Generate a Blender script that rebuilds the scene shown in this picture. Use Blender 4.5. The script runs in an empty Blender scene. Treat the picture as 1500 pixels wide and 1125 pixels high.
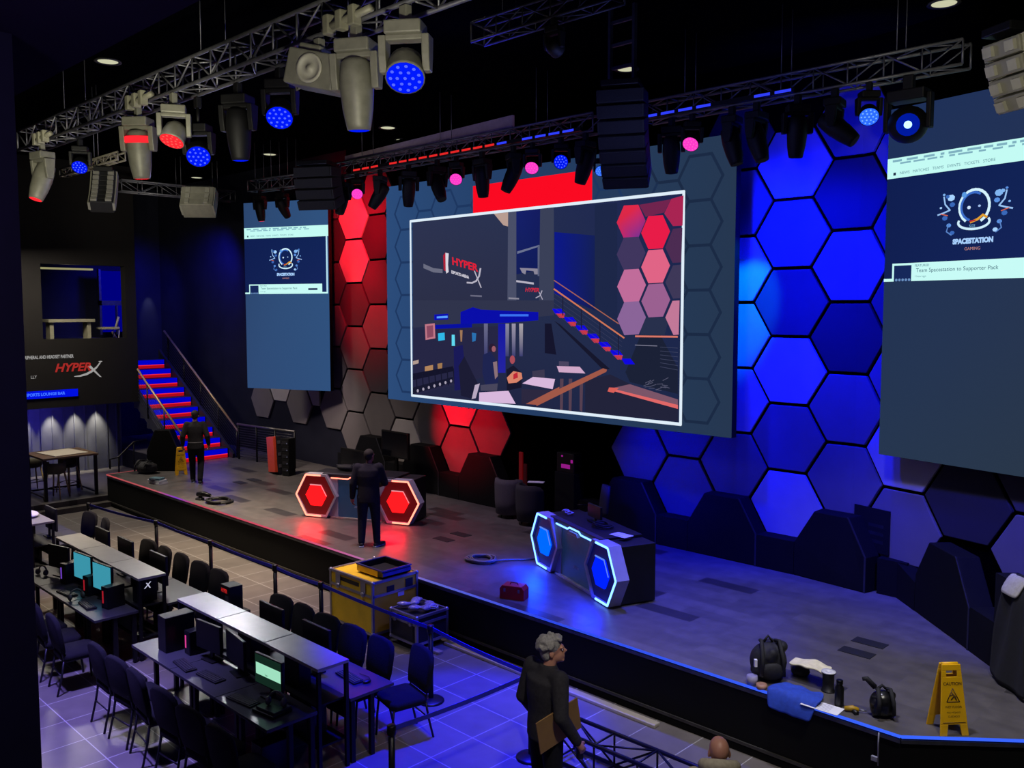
import bpy, bmesh, math, random
from mathutils import Matrix, Vector, Euler
random.seed(7)
SC = bpy.context.scene
COL = SC.collection
PI = math.pi
R = math.radians

# ------------------------------------------------------------------ camera
CAM_H, FPX, PITCH, HEAD, CX = 5.0, 1300.0, R(4.3), R(134.4), 750.0
CY = 452 + FPX * math.tan(PITCH)
DX, DY = math.cos(HEAD), math.sin(HEAD)
RX, RY = math.sin(HEAD), -math.cos(HEAD)
cam_d = bpy.data.cameras.new('camera')
cam = bpy.data.objects.new('camera', cam_d)
COL.objects.link(cam)
cam.location = (0, 0, CAM_H)
cam.rotation_euler = (PI / 2 - PITCH, 0, HEAD - PI / 2)
cam_d.sensor_width = 36
cam_d.lens = 36 * FPX / 1500
cam_d.shift_y = -(562.5 - CY) / 1500
cam_d.clip_end = 200
SC.camera = cam
SC.view_settings.view_transform = 'Standard'
SC.view_settings.look = 'None'
SC.view_settings.exposure = 0
SC.cycles.use_denoising = True
SC.cycles.max_bounces = 5
SC.cycles.sample_clamp_indirect = 3


def ray(x, y):
    u, v = (x - CX) / FPX, (y - CY) / FPX
    f = math.cos(PITCH) - v * math.sin(PITCH)
    return Vector((DX * f + RX * u, DY * f + RY * u, -math.sin(PITCH) - v * math.cos(PITCH)))


def on_z(x, y, z):
    r = ray(x, y)
    return Vector((0, 0, CAM_H)) + r * ((z - CAM_H) / r.z)


def on_y(x, y, Y):
    r = ray(x, y)
    return Vector((0, 0, CAM_H)) + r * (Y / r.y)


def on_x(x, y, X):
    r = ray(x, y)
    return Vector((0, 0, CAM_H)) + r * (X / r.x)


def project(p):
    a, u, z = p[0] * DX + p[1] * DY, p[0] * RX + p[1] * RY, p[2] - CAM_H
    zc = a * math.cos(PITCH) - z * math.sin(PITCH)
    yc = a * math.sin(PITCH) + z * math.cos(PITCH)
    return CX + FPX * u / zc, CY - FPX * yc / zc


# ------------------------------------------------------------------ materials
def lin(h):
    h = h.lstrip('#')
    c = [int(h[i:i + 2], 16) / 255 for i in (0, 2, 4)]
    return tuple(x / 12.92 if x <= .04045 else ((x + .055) / 1.055) ** 2.4 for x in c) + (1.0,)


_M = {}


def mat(name, col, rough=.6, metal=0.0, var=.25, scale=8.0, bump=0.0, spec=.5, emit=None, es=1.0, sheen=0.0):
    """procedural surface: base colour varied by noise, optional bump"""
    if name in _M:
        return _M[name]
    m = bpy.data.materials.new(name)
    m.use_nodes = True
    nt = m.node_tree
    b = nt.nodes['Principled BSDF']
    c = lin(col) if isinstance(col, str) else tuple(col) + (1,)
    tc = nt.nodes.new('ShaderNodeTexCoord')
    nz = nt.nodes.new('ShaderNodeTexNoise')
    nz.inputs['Scale'].default_value = scale
    nz.inputs['Detail'].default_value = 3
    nt.links.new(tc.outputs['Object'], nz.inputs['Vector'])
    rp = nt.nodes.new('ShaderNodeValToRGB')
    rp.color_ramp.elements[0].position = .3
    rp.color_ramp.elements[1].position = .7
    rp.color_ramp.elements[0].color = tuple(x * (1 - var) for x in c[:3]) + (1,)
    rp.color_ramp.elements[1].color = tuple(min(1, x * (1 + var)) for x in c[:3]) + (1,)
    nt.links.new(nz.outputs['Fac'], rp.inputs['Fac'])
    nt.links.new(rp.outputs['Color'], b.inputs['Base Color'])
    b.inputs['Roughness'].default_value = rough
    b.inputs['Metallic'].default_value = metal
    b.inputs['Specular IOR Level'].default_value = spec
    if bump:
        bp = nt.nodes.new('ShaderNodeBump')
        bp.inputs['Strength'].default_value = bump
        bp.inputs['Distance'].default_value = .01
        nt.links.new(nz.outputs['Fac'], bp.inputs['Height'])
        nt.links.new(bp.outputs['Normal'], b.inputs['Normal'])
    if emit:
        b.inputs['Emission Color'].default_value = lin(emit)
        b.inputs['Emission Strength'].default_value = es
    _M[name] = m
    return m


def glow(name, col, s=1.0):
    if name in _M:
        return _M[name]
    m = bpy.data.materials.new(name)
    m.use_nodes = True
    nt = m.node_tree
    nt.nodes.clear()
    o = nt.nodes.new('ShaderNodeOutputMaterial')
    e = nt.nodes.new('ShaderNodeEmission')
    e.inputs['Color'].default_value = lin(col) if isinstance(col, str) else tuple(col) + (1,)
    e.inputs['Strength'].default_value = s
    nt.links.new(e.outputs[0], o.inputs[0])
    _M[name] = m
    return m


def screen_mat():
    """LED wall: shows the colours stored on the mesh"""
    if 'led_pixels' in _M:
        return _M['led_pixels']
    m = bpy.data.materials.new('led_pixels')
    m.use_nodes = True
    nt = m.node_tree
    nt.nodes.clear()
    o = nt.nodes.new('ShaderNodeOutputMaterial')
    e = nt.nodes.new('ShaderNodeEmission')
    a = nt.nodes.new('ShaderNodeVertexColor')
    a.layer_name = 'pix'
    nt.links.new(a.outputs['Color'], e.inputs['Color'])
    nt.links.new(e.outputs[0], o.inputs[0])
    _M['led_pixels'] = m
    return m


# ------------------------------------------------------------------ mesh building
class MB:
    def __init__(self):
        self.v, self.f, self.mi, self.sm, self.col = [], [], [], [], []
        self.cur, self.T, self.c = 0, None, (1, 1, 1, 1)

    def add(self, vs, fs, smooth=False):
        b = len(self.v)
        for p in vs:
            p = Vector(p)
            self.v.append(self.T @ p if self.T is not None else p)
        for f in fs:
            self.f.append([b + i for i in f])
            self.mi.append(self.cur)
            self.sm.append(smooth)
            self.col.append(self.c)
        return self

    def box(self, c, s, rot=None):
        x, y, z = s[0] / 2, s[1] / 2, s[2] / 2
        vs = [Vector(p) for p in ((-x, -y, -z), (x, -y, -z), (x, y, -z), (-x, y, -z), (-x, -y, z), (x, -y, z), (x, y, z), (-x, y, z))]
        if rot is not None:
            q = Euler(rot).to_matrix() if not isinstance(rot, Matrix) else rot
            vs = [q @ p for p in vs]
        return self.add([p + Vector(c) for p in vs], [(0, 3, 2, 1), (4, 5, 6, 7), (0, 1, 5, 4), (1, 2, 6, 5), (2, 3, 7, 6), (3, 0, 4, 7)])

    def bx(self, a, b):
        return self.box([(a[i] + b[i]) / 2 for i in range(3)], [abs(b[i] - a[i]) for i in range(3)])

    def rings(self, rs, cap=True, smooth=True, closed=False):
        n = len(rs[0])
        vs = [p for r in rs for p in r]
        fs = []
        m = len(rs)
        for i in range(m if closed else m - 1):
            a, b = i * n, ((i + 1) % m) * n
            for j in range(n):
                k = (j + 1) % n
                fs.append((a + j, a + k, b + k, b + j))
        if cap and not closed:
            fs.append(tuple(range(n - 1, -1, -1)))
            fs.append(tuple((m - 1) * n + j for j in range(n)))
        return self.add(vs, fs, smooth)

    def tube(self, pts, r, seg=8, cap=True, smooth=True, closed=False):
        pts = [Vector(p) for p in pts]
        n = len(pts)
        rr = r if isinstance(r, (list, tuple)) else [r] * n
        out = []
        prev = None
        for i, p in enumerate(pts):
            if closed:
                t = pts[(i + 1) % n] - pts[i - 1]
            else:
                t = pts[min(i + 1, n - 1)] - pts[max(i - 1, 0)]
            t = t.normalized()
            if prev is None:
                a = Vector((0, 0, 1)) if abs(t.z) < .9 else Vector((1, 0, 0))
                u = t.cross(a).normalized()
            else:
                u = (prev - t * prev.dot(t)).normalized()
            prev = u
            w = t.cross(u)
            out.append([p + (u * math.cos(2 * PI * j / seg) + w * math.sin(2 * PI * j / seg)) * rr[i] for j in range(seg)])
        return self.rings(out, cap, smooth, closed)

    def cyl(self, a, b, r, seg=12, r2=None, smooth=True):
        return self.tube([a, b], [r, r if r2 is None else r2], seg, True, smooth)

    def lathe(self, prof, c=(0, 0, 0), seg=20, smooth=True, axis=None):
        """prof: [(radius, height)]"""
        q = axis.to_matrix() if isinstance(axis, Euler) else Matrix.Identity(3)
        out = [[Vector(c) + q @ Vector((r * math.cos(2 * PI * j / seg), r * math.sin(2 * PI * j / seg), z)) for j in range(seg)] for r, z in prof]
        return self.rings(out, True, smooth)

    def ell(self, c, r, seg=14, rn=9, rot=None, smooth=True):
        q = Euler(rot).to_matrix() if rot is not None else Matrix.Identity(3)
        out = []
        for i in range(rn + 1):
            a = -PI / 2 + PI * i / rn
            a = max(-PI / 2 + .08, min(PI / 2 - .08, a))
            out.append([Vector(c) + q @ Vector((r[0] * math.cos(a) * math.cos(2 * PI * j / seg), r[1] * math.cos(a) * math.sin(2 * PI * j / seg), r[2] * math.sin(a))) for j in range(seg)])
        return self.rings(out, True, smooth)

    def prism(self, poly, a, b, fr=None):
        """extrude 2D polygon (x,z) along y from a to b; fr(x,y,z)->world"""
        n = len(poly)
        f = fr or (lambda x, y, z: (x, y, z))
        vs = [f(p[0], a, p[1]) for p in poly] + [f(p[0], b, p[1]) for p in poly]
        fs = [tuple(range(n)), tuple(range(2 * n - 1, n - 1, -1))]
        for i in range(n):
            k = (i + 1) % n
            fs.append((i, i + n, k + n, k))
        return self.add(vs, fs)

    def flat(self, poly, y, fr=None):
        f = fr or (lambda x, y, z: (x, y, z))
        return self.add([f(p[0], y, p[1]) for p in poly], [tuple(range(len(poly)))])

    def text(self, body, size, fr, shear=0.0, align='LEFT', ext=0.0, sx=1.0, bold=0.0):
        """lettering; fr maps (x, up) -> point"""
        cu = bpy.data.curves.new('tmp', 'FONT')
        cu.body, cu.size, cu.shear, cu.align_x, cu.offset = body, size, shear, align, bold
        cu.resolution_u = 3
        ob = bpy.data.objects.new('tmp', cu)
        COL.objects.link(ob)
        dg = bpy.context.evaluated_depsgraph_get()
        ev = ob.evaluated_get(dg)
        me = ev.to_mesh()
        vs = [Vector(fr(v.co.x * sx, v.co.y)) for v in me.vertices]
        fs = [tuple(p.vertices) for p in me.polygons]
        ev.to_mesh_clear()
        bpy.data.objects.remove(ob)
        bpy.data.curves.remove(cu)
        return self.add(vs, fs)

    def build(self, name, mats, parent=None, bevel=0.0, label=None, remesh=0.0, smoothit=0, colors=False, seg=2):
        me = bpy.data.meshes.new(name)
        me.from_pydata([tuple(p) for p in self.v], [], self.f)
        for m in (mats if isinstance(mats, (list, tuple)) else [mats]):
            me.materials.append(m)
        me.polygons.foreach_set('material_index', self.mi)
        me.polygons.foreach_set('use_smooth', self.sm)
        if colors:
            ca = me.color_attributes.new('pix', 'FLOAT_COLOR', 'CORNER')
            k = 0
            for p, c in zip(me.polygons, self.col):
                for li in p.loop_indices:
                    cc = c[li - p.loop_start] if isinstance(c, list) else c
                    ca.data[li].color = cc
        me.update()
        me.validate()
        o = bpy.data.objects.new(name, me)
        COL.objects.link(o)
        if parent is not None:
            o.parent = parent
        if label:
            o['label'] = label
        if remesh:
            md = o.modifiers.new('skin', 'REMESH')
            md.mode = 'VOXEL'
            md.voxel_size = remesh
            md.use_smooth_shade = True
            if smoothit:
                s = o.modifiers.new('smooth', 'SMOOTH')
                s.factor, s.iterations = .5, smoothit
        if bevel:
            md = o.modifiers.new('edges', 'BEVEL')
            md.width, md.segments, md.limit_method, md.angle_limit = bevel, seg, 'ANGLE', R(40)
        return o


def thing(name, label, cat, loc=(0, 0, 0), rz=0.0, group=None, rot=None):
    o = bpy.data.objects.new(name, None)
    COL.objects.link(o)
    o.empty_display_size = .1
    o.location = loc
    o.rotation_euler = rot if rot is not None else (0, 0, rz)
    o['label'], o['category'] = label, cat
    if group:
        o['group'] = group
    return o


def tag(o, label, cat, group=None):
    o['label'], o['category'] = label, cat
    if group:
        o['group'] = group
    return o


def struct(o):
    o['kind'] = 'structure'
    return o


def dup(root, loc=None, rz=None, label=None, group=None):
    def cp(o, parent):
        c = o.copy()
        COL.objects.link(c)
        if parent is not None:
            c.parent = parent
        for ch in list(o.children):
            cp(ch, c)
        return c
    r = cp(root, None)
    if loc is not None:
        r.location = loc
    if rz is not None:
        r.rotation_euler = (0, 0, rz)
    if label:
        r['label'] = label
    if group:
        r['group'] = group
    return r


ORD = ['first', 'second', 'third', 'fourth', 'fifth', 'sixth', 'seventh', 'eighth', 'ninth', 'tenth', 'eleventh', 'twelfth']


def light(name, kind, loc, target, energy, col, size=.1, angle=60, blend=.6, sy=None):
    d = bpy.data.lights.new(name, kind)
    d.energy = energy
    d.color = col
    if kind == 'SPOT':
        d.spot_size, d.spot_blend, d.shadow_soft_size = R(angle), blend, size
    elif kind == 'AREA':
        d.size = size
        if sy:
            d.shape, d.size_y = 'RECTANGLE', sy
    else:
        d.shadow_soft_size = size
    o = bpy.data.objects.new(name, d)
    COL.objects.link(o)
    o.location = loc
    v = Vector(target) - Vector(loc)
    o.rotation_euler = v.to_track_quat('-Z', 'Y').to_euler()
    return o


# common materials
BLACK = mat('black_paint', '#0d0d10', .6, 0, .2)
DARK = mat('dark_grey_paint', '#1c1c20', .65, 0, .2)
MATTE = mat('matte_black', '#08080a', .85, 0, .15, spec=.2)
CHARC = mat('charcoal_fabric', '#26242a', .95, 0, .3, 60, .3, spec=.2)
STEEL = mat('brushed_steel', '#9a9a9c', .35, .9, .12, 20)
ALU = mat('aluminium', '#b4b4b8', .4, .85, .1, 12)
TRUSSM = mat('truss_aluminium', '#6e6e74', .45, .6, .2, 10)
BLKMET = mat('black_metal', '#121214', .4, .6, .15)
HOUS = mat('fixture_housing', '#77766a', .5, .1, .15, 10)
HOUSD = mat('fixture_housing_dark', '#0a0a0c', .6, .0, .2, 10, spec=.3)
WHITE = mat('white_plastic', '#d8d8da', .5, 0, .06)
PAPER = mat('paper_white', '#e4e4ea', .8, 0, .04)

# ================================================================== the setting
def tile_mat():
    m = mat('floor_tiles', '#6a6460', .38, 0, .12, 3)
    nt = m.node_tree
    b = nt.nodes['Principled BSDF']
    rp = nt.nodes['Color Ramp']
    tc = nt.nodes['Texture Coordinate']
    mp = nt.nodes.new('ShaderNodeMapping')
    mp.inputs['Location'].default_value = (9.9 + .64 * 40, -3.66 + .635 * 40, 0)
    br = nt.nodes.new('ShaderNodeTexBrick')
    br.offset = 0
    br.inputs['Scale'].default_value = 1
    br.inputs['Brick Width'].default_value = .64
    br.inputs['Row Height'].default_value = .635
    br.inputs['Mortar Size'].default_value = .007
    br.inputs['Mortar Smooth'].default_value = .3
    br.inputs['Color2'].default_value = (.8, .8, .8, 1)
    br.inputs['Color1'].default_value = (1, 1, 1, 1)
    mul = nt.nodes.new('ShaderNodeMix')
    mul.data_type, mul.blend_type = 'RGBA', 'MULTIPLY'
    mul.inputs['Factor'].default_value = 1
    mx = nt.nodes.new('ShaderNodeMix')
    mx.data_type = 'RGBA'
    nt.links.new(tc.outputs['Object'], mp.inputs['Vector'])
    nt.links.new(mp.outputs[0], br.inputs['Vector'])
    nt.links.new(rp.outputs[0], mul.inputs['A'])
    nt.links.new(br.outputs['Color'], mul.inputs['B'])
    nt.links.new(br.outputs['Fac'], mx.inputs['Factor'])
    nt.links.new(mul.outputs['Result'], mx.inputs['A'])
    mx.inputs['B'].default_value = (.36, .35, .34, 1)
    nt.links.new(mx.outputs['Result'], b.inputs['Base Color'])
    return m


def plank_mat(name, col, w, h, dark=.9):
    m = mat(name, col, .4, 0, .18, 5)
    nt = m.node_tree
    b = nt.nodes['Principled BSDF']
    rp = nt.nodes['Color Ramp']
    tc = nt.nodes['Texture Coordinate']
    br = nt.nodes.new('ShaderNodeTexBrick')
    br.offset, br.offset_frequency = .37, 2
    br.inputs['Scale'].default_value = 1
    br.inputs['Brick Width'].default_value = w
    br.inputs['Row Height'].default_value = h
    br.inputs['Mortar Size'].default_value = .003
    br.inputs['Color1'].default_value = (0, 0, 0, 1)
    br.inputs['Color2'].default_value = (1, 1, 1, 1)
    br.inputs['Mortar'].default_value = (.5, .5, .5, 1)
    r2 = nt.nodes.new('ShaderNodeValToRGB')
    e = r2.color_ramp.elements
    e[0].position, e[0].color = 0, (.8, .8, .8, 1)
    e[1].position, e[1].color = dark, (1.1, 1.1, 1.1, 1)
    k = r2.color_ramp.elements.new(dark + .012)
    k.color = (.35, .35, .37, 1)
    mul = nt.nodes.new('ShaderNodeMix')
    mul.data_type, mul.blend_type = 'RGBA', 'MULTIPLY'
    mul.inputs['Factor'].default_value = 1
    nt.links.new(tc.outputs['Object'], br.inputs['Vector'])
    nt.links.new(br.outputs['Color'], r2.inputs['Fac'])
    nt.links.new(rp.outputs[0], mul.inputs['A'])
    nt.links.new(r2.outputs[0], mul.inputs['B'])
    nt.links.new(mul.outputs['Result'], b.inputs['Base Color'])
    return m


WALLM = mat('wall_dark', '#17171c', .8, 0, .15, 3, spec=.1)
NAVY = mat('wall_navy', '#1c1d28', .9, 0, .12, 2, spec=.1)
CEILM = mat('ceiling_black', '#040406', 1, 0, .2, 2, spec=0)
SOFF = mat('soffit_paint', '#2a2436', 1, 0, .08, 1, spec=0)
STAGEF = mat('stage_front', '#060606', .8, 0, .15, 3, spec=.2)
TILE = tile_mat()
STAGE = plank_mat('stage_planks', '#5a5654', .92, .27, .9)
PLATF = plank_mat('platform_planks', '#4a4542', 1.2, .2, .95)

struct(MB().bx((-31, -4, -.1), (3, 14.5, 0)).build('floor', TILE))
struct(MB().bx((-31, -4, 9), (3, 14.5, 9.1)).build('ceiling', CEILM))
struct(MB().bx((-26, -4, 6.7), (3, 2.4, 6.85)).build('ceiling_balcony', SOFF))
struct(MB().bx((-7.0, 1.2, 0), (-6.17, 1.865, 6.7)).build('wall_pillar', mat('pillar_paint', '#14142c', .8, 0, .1)))
struct(MB().bx((3, -4, 0), (3.1, 14.5, 9)).build('wall_right', WALLM))

SZ = .8
stage_poly = [(-22.95, 8.73), (-3.18, 8.73), (-.4, 11.1), (-.4, 14.2), (-29.4, 14.2), (-29.4, 10.75), (-22.95, 10.75)]
mb = MB()
n = len(stage_poly)
mb.add([(x, y, SZ) for x, y in stage_poly], [tuple(range(n))])
mb.cur = 1
mb.add([(x, y, z) for z in (0, SZ) for x, y in stage_poly], [(i, (i + 1) % n, n + (i + 1) % n, n + i) for i in range(n)])
struct(mb.build('floor_stage', [STAGE, STAGEF]))


def edge_mat():
    m = bpy.data.materials.new('edge_led')
    m.use_nodes = True
    nt = m.node_tree
    nt.nodes.clear()
    o = nt.nodes.new('ShaderNodeOutputMaterial')
    e = nt.nodes.new('ShaderNodeEmission')
    tc = nt.nodes.new('ShaderNodeTexCoord')
    sx = nt.nodes.new('ShaderNodeSeparateXYZ')
    mr = nt.nodes.new('ShaderNodeMapRange')
    mr.inputs['From Min'].default_value = -23
    mr.inputs['From Max'].default_value = -3
    rp = nt.nodes.new('ShaderNodeValToRGB')
    el = rp.color_ramp.elements
    el[0].position, el[0].color = 0, lin('#b0484c')
    el[1].position, el[1].color = 1, lin('#3a66ff')
    for p, c in ((.15, '#b5545c'), (.2, '#7a3cc0'), (.24, '#b84a58'), (.45, '#d85068'), (.58, '#a070b0'), (.64, '#6066d0'), (.75, '#3048e8')):
        k = el.new(p)
        k.color = lin(c)
    nt.links.new(tc.outputs['Object'], sx.inputs[0])
    nt.links.new(sx.outputs['X'], mr.inputs['Value'])
    nt.links.new(mr.outputs[0], rp.inputs['Fac'])
    nt.links.new(rp.outputs[0], e.inputs['Color'])
    nt.links.new(e.outputs[0], o.inputs[0])
    return m


EDGE = edge_mat()


def strip_along(pts, z0, z1, out, name, m):
    b = MB()
    for i in range(len(pts) - 1):
        a, c = Vector(pts[i] + (0,)), Vector(pts[i + 1] + (0,))
        t = (c - a).normalized()
        nrm = Vector((t.y, -t.x, 0)) * out
        b.add([a + Vector((0, 0, z0)), c + Vector((0, 0, z0)), c + nrm + Vector((0, 0, z0)), a + nrm + Vector((0, 0, z0)),
               a + Vector((0, 0, z1)), c + Vector((0, 0, z1)), c + nrm + Vector((0, 0, z1)), a + nrm + Vector((0, 0, z1))],
              [(0, 1, 2, 3), (4, 7, 6, 5), (0, 4, 5, 1), (1, 5, 6, 2), (2, 6, 7, 3), (3, 7, 4, 0)])
    return struct(b.build(name, m))


front = [(-22.95, 10.0), (-22.95, 8.73), (-3.18, 8.73), (-.4, 11.1)]
strip_along(front, SZ - .02, SZ + .004, .022, 'trim_1', EDGE)
strip_along([(-22.9, 8.73), (-3.18, 8.73), (-.4, 11.1)], SZ - .075, SZ - .037, .02, 'trim_2', mat('edge_metal', '#4a4a55', .4, .5))
strip_along([(-22.9, 8.73), (-3.18, 8.73), (-.4, 11.1)], .1, .135, .02, 'trim_3', mat('kick_trim', '#3a3834', .5, .3))
struct(MB().bx((-2.95, 8.2, 0), (0, 8.72, .42)).build('floor_step', DARK))

# low platform with the pub table, at the far end of the hall
struct(MB().bx((-27, -4, 0), (-22.97, 10.74, .26)).build('floor_platform', PLATF))
struct(MB().bx((-22.96, -4, .0), (-22.72, 8.72, .13)).build('floor_platform_step', PLATF))

# far end: recess under the mezzanine, printed fascia, opening
CORR = mat('recess_panels', '#4a4a50', .6, .2, .1, 4)
mb = MB()
mb.bx((-27.1, -4, .26), (-27.0, 10.74, 2.35))
for k in range(46):
    y = 10.6 - k * .3
    if y > -3:
        mb.bx((-27.0, y - .02, .26), (-26.97, y + .02, 2.35))
struct(mb.build('wall_recess', CORR))
FASC = mat('fascia_panel', '#161413', .8, 0, .1, 2, spec=.15)
mb = MB()
mb.bx((-25.9, -4, 2.32), (-25.6, 10.72, 4.17))
mb.bx((-25.9, -4, 6.2), (-25.6, 10.72, 9))
mb.bx((-25.9, -4, 4.17), (-25.6, 8.2, 6.2))
mb.bx((-25.9, 10.42, 4.17), (-25.6, 10.72, 6.2))
mb.bx((-27.1, -4, 2.3), (-25.9, 10.72, 2.4))
struct(mb.build('wall_mezzanine', FASC))
struct(MB().bx((-30, -4, 3.98), (-25.9, 10.7, 4.1)).build('floor_mezzanine', DARK))
struct(MB().bx((-30.1, -4, 0), (-29.9, 14.3, 9)).build('wall_left', NAVY))
struct(MB().bx((-29.9, 13.36, 0), (-23.4, 13.5, 9)).build('wall_back_end', NAVY))

# lit blue windows behind the opening
mb = MB()
mb.bx((-29.3, 11.1, 4.25), (-29.22, 12.1, 5.1))
mb.bx((-29.3, 11.1, 5.25), (-29.22, 12.1, 6.2))
wn = mb.build('window_1', glow('window_blue', (0, 0, .2), 1))
struct(wn)
mb = MB()
mb.bx((-29.25, 11.03, 4.17), (-29.12, 11.1, 6.25))
mb.bx((-29.25, 11.03, 5.1), (-29.12, 12.2, 5.25))
mb.bx((-29.25, 11.55, 4.17), (-29.12, 11.6, 5.1))
mb.build('window_frame', mat('window_metal', '#34343a', .5, .4), wn)
mb = MB()
mb.bx((-27.8, 8.0, 6.14), (-27.6, 10.3, 6.19))
o = mb.build('hanging_strip_light', [glow('strip_glow', '#8f8a63', 1.1)])
tag(o, 'dim yellow strip light over the mezzanine opening', 'light')

# seats and a table standing at the mezzanine opening
t = thing('lounge_table', 'pale low table at the mezzanine opening above the printed fascia', 'table', (-26.6, 9.2, 4.1))
PALE = mat('pale_wood', '#8a8670', .6, 0, .1)
MB().box((0, 0, .56), (.6, 1.25, .09)).build('tabletop', PALE, t, .01)
for s in (-1, 1):
    MB().box((0, s * .5, .26), (.35, .1, .51)).build('leg', PALE, t, .005)
for s, lb in ((-1, 'pale sled chair on the pillar side of the mezzanine table'), (1, 'pale sled chair on the window side of the mezzanine table')):
    t = thing('lounge_chair', lb, 'chair', (-26.5, 9.2 + s * 1.05, 4.1), 0 if s > 0 else PI, 'chairs at the mezzanine opening')
    MB().box((0, 0, .33), (.5, .5, .07)).build('seat', PALE, t, .02)
    MB().tube([(0, .22, .33), (0, .27, .5), (0, .32, .66)], .035, 8).build('backrest', PALE, t)
    MB().tube([(.2, -.25, .02), (.2, .22, .02), (.2, .25, .33)], .02, 6).build('leg', PALE, t)
    MB().tube([(-.2, -.25, .02), (-.2, .22, .02), (-.2, .25, .33)], .02, 6).build('leg', PALE, t)


# ------------------------------------------------------------------ lettering on the fascia
def fx(x0, y0, z0, off=.012):
    return lambda u, w: (-25.6 + off, y0 + u, z0 + w)


SIGNW = glow('sign_white', '#9c9a98', 1)  # white and red print given emission in place of light falling on it
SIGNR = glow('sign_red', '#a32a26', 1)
t = thing('wall_sign', 'red and white lettering printed on the dark mezzanine fascia', 'sign', (-25.6, 9.2, 3.4))
inv = Matrix.Translation((25.6, -9.2, -3.4))
b = MB()
b.T = inv
b.text('OFFICIAL PERIPHERAL AND HEADSET PARTNER', .125, fx(0, 7.3, 3.66), sx=.62, bold=.004)
b.build('lettering', SIGNW, t)
b = MB()
b.T = inv
b.text('HYPER', .31, fx(0, 8.45, 3.29), shear=.3, sx=1.02, bold=.01)
b.build('red_lettering', SIGNR, t, label='red lettering')
b = MB()
b.T = inv
f = fx(0, 0, 0)
arc = [(8.95, 3.14), (9.1, 3.145), (9.28, 3.19), (9.42, 3.26), (9.55, 3.36), (9.66, 3.5)]
w = [.008, .022, .03, .03, .026, .02]
lo = [(y + .3 * q, z - q) for (y, z), q in zip(arc, w)]
hi = [(y - .3 * q, z + q) for (y, z), q in zip(arc, w)]
for i in range(5):
    b.add([f(*lo[i]), f(*lo[i + 1]), f(*hi[i + 1]), f(*hi[i])], [(0, 1, 2, 3)])
b.add([f(9.66, 3.5), f(9.72, 3.52), f(9.68, 3.54), f(9.6, 3.53)], [(0, 1, 2, 3)])
b.add([f(9.32, 3.4), f(9.4, 3.42), f(9.68, 3.08), f(9.62, 3.1)], [(0, 1, 2, 3)])
b.build('letter_mark', SIGNW, t)
b = MB()
b.T = inv
b.text('LLY', .12, fx(0, 7.85, 3.14), sx=.8)
b.build('lettering', SIGNW, t)

t = thing('neon_sign', 'glowing blue bar sign under the printed fascia', 'sign', (-25.58, 8.4, 2.6))
MB().bx((0, -.9, 0), (.03, .62, .2)).build('panel', glow('neon_blue', (0, .005, .75), 1), t)
b = MB()
b.text('ESPORTS LOUNGE BAR', .11, lambda u, w: (.035, -.75 + u, .07 + w), sx=.9, bold=.004)
b.build('lettering', glow('neon_text', '#3c6cff', 1.2), t)

# ------------------------------------------------------------------ staircase
NST = 10
RUN, RISE = .435, .262
t = thing('staircase', 'wide staircase with steps lit blue and red, up to the mezzanine', 'stairs', (-23.2, 11.5, SZ))
SB = glow('step_blue', (.0, .0, .55), 1)
SR = glow('step_red', (.42, .003, .01), 1)
SR2 = glow('step_red_line', (.85, .02, .03), 1)
for k in range(NST):
    x0, z0 = -k * RUN, k * RISE
    s = MB().bx((x0 - RUN, -.68, max(0, z0 - .3)), (x0, .68, z0 + RISE)).build('step', DARK, t)
    MB().bx((x0, -.66, z0 + .11), (x0 + .012, .66, z0 + RISE - .005)).build('blue_light', SB, s, label='blue lit riser')
    b = MB()
    b.bx((x0, -.66, z0 + .005), (x0 + .014, .66, z0 + .085))
    b.cur = 1
    b.bx((x0, -.66, z0 + .085), (x0 + .018, .66, z0 + .108))
    b.build('red_light', [SR, SR2], s, label='red lit riser')
for s_, nm in ((-1, 'stringer'), (1, 'stringer')):
    b = MB()
    L, Hh = NST * RUN, NST * RISE
    b.prism([(.25, 0), (.25, .12), (-L, Hh + .3), (-L, Hh - .35), (-.3, 0)], s_ * .69, s_ * .76)
    b.build(nm, DARK, t)
RAILC = mat('handrail_brass', '#b89c68', .4, .4, .1)
for s_, lb in ((-1, 'brown stair handrail on the fascia side of the lit steps'), (1, 'brown stair handrail on the screen side of the lit steps')):
    r = thing('stair_railing', lb, 'railing', (-23.2, 11.5 + s_ * .8, SZ), 0, 'railings of the lit staircase')
    dz = RISE / RUN
    top = [(.38, 0, 1.0 - .38 * dz), (-L + .2, 0, 1.0 + (L - .2) * dz)]
    MB().tube(top, .03, 8).build('handrail', RAILC, r)
    for k in range(5):
        x = .3 - k * 1.05
        MB().cyl((x, 0, max(0, -x * dz - .02)), (x, 0, .98 - x * dz), .022, 8).build('post', BLKMET, r)
    b = MB()
    for q in range(9):
        h = .16 + q * .09
        b.tube([(.3, 0, h - .3 * dz + .02), (-L + .3, 0, h + (L - .3) * dz)], .007, 5)
    b.build('rail_mesh', mat('rail_wire', '#3a3a40', .4, .6), r)

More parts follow.
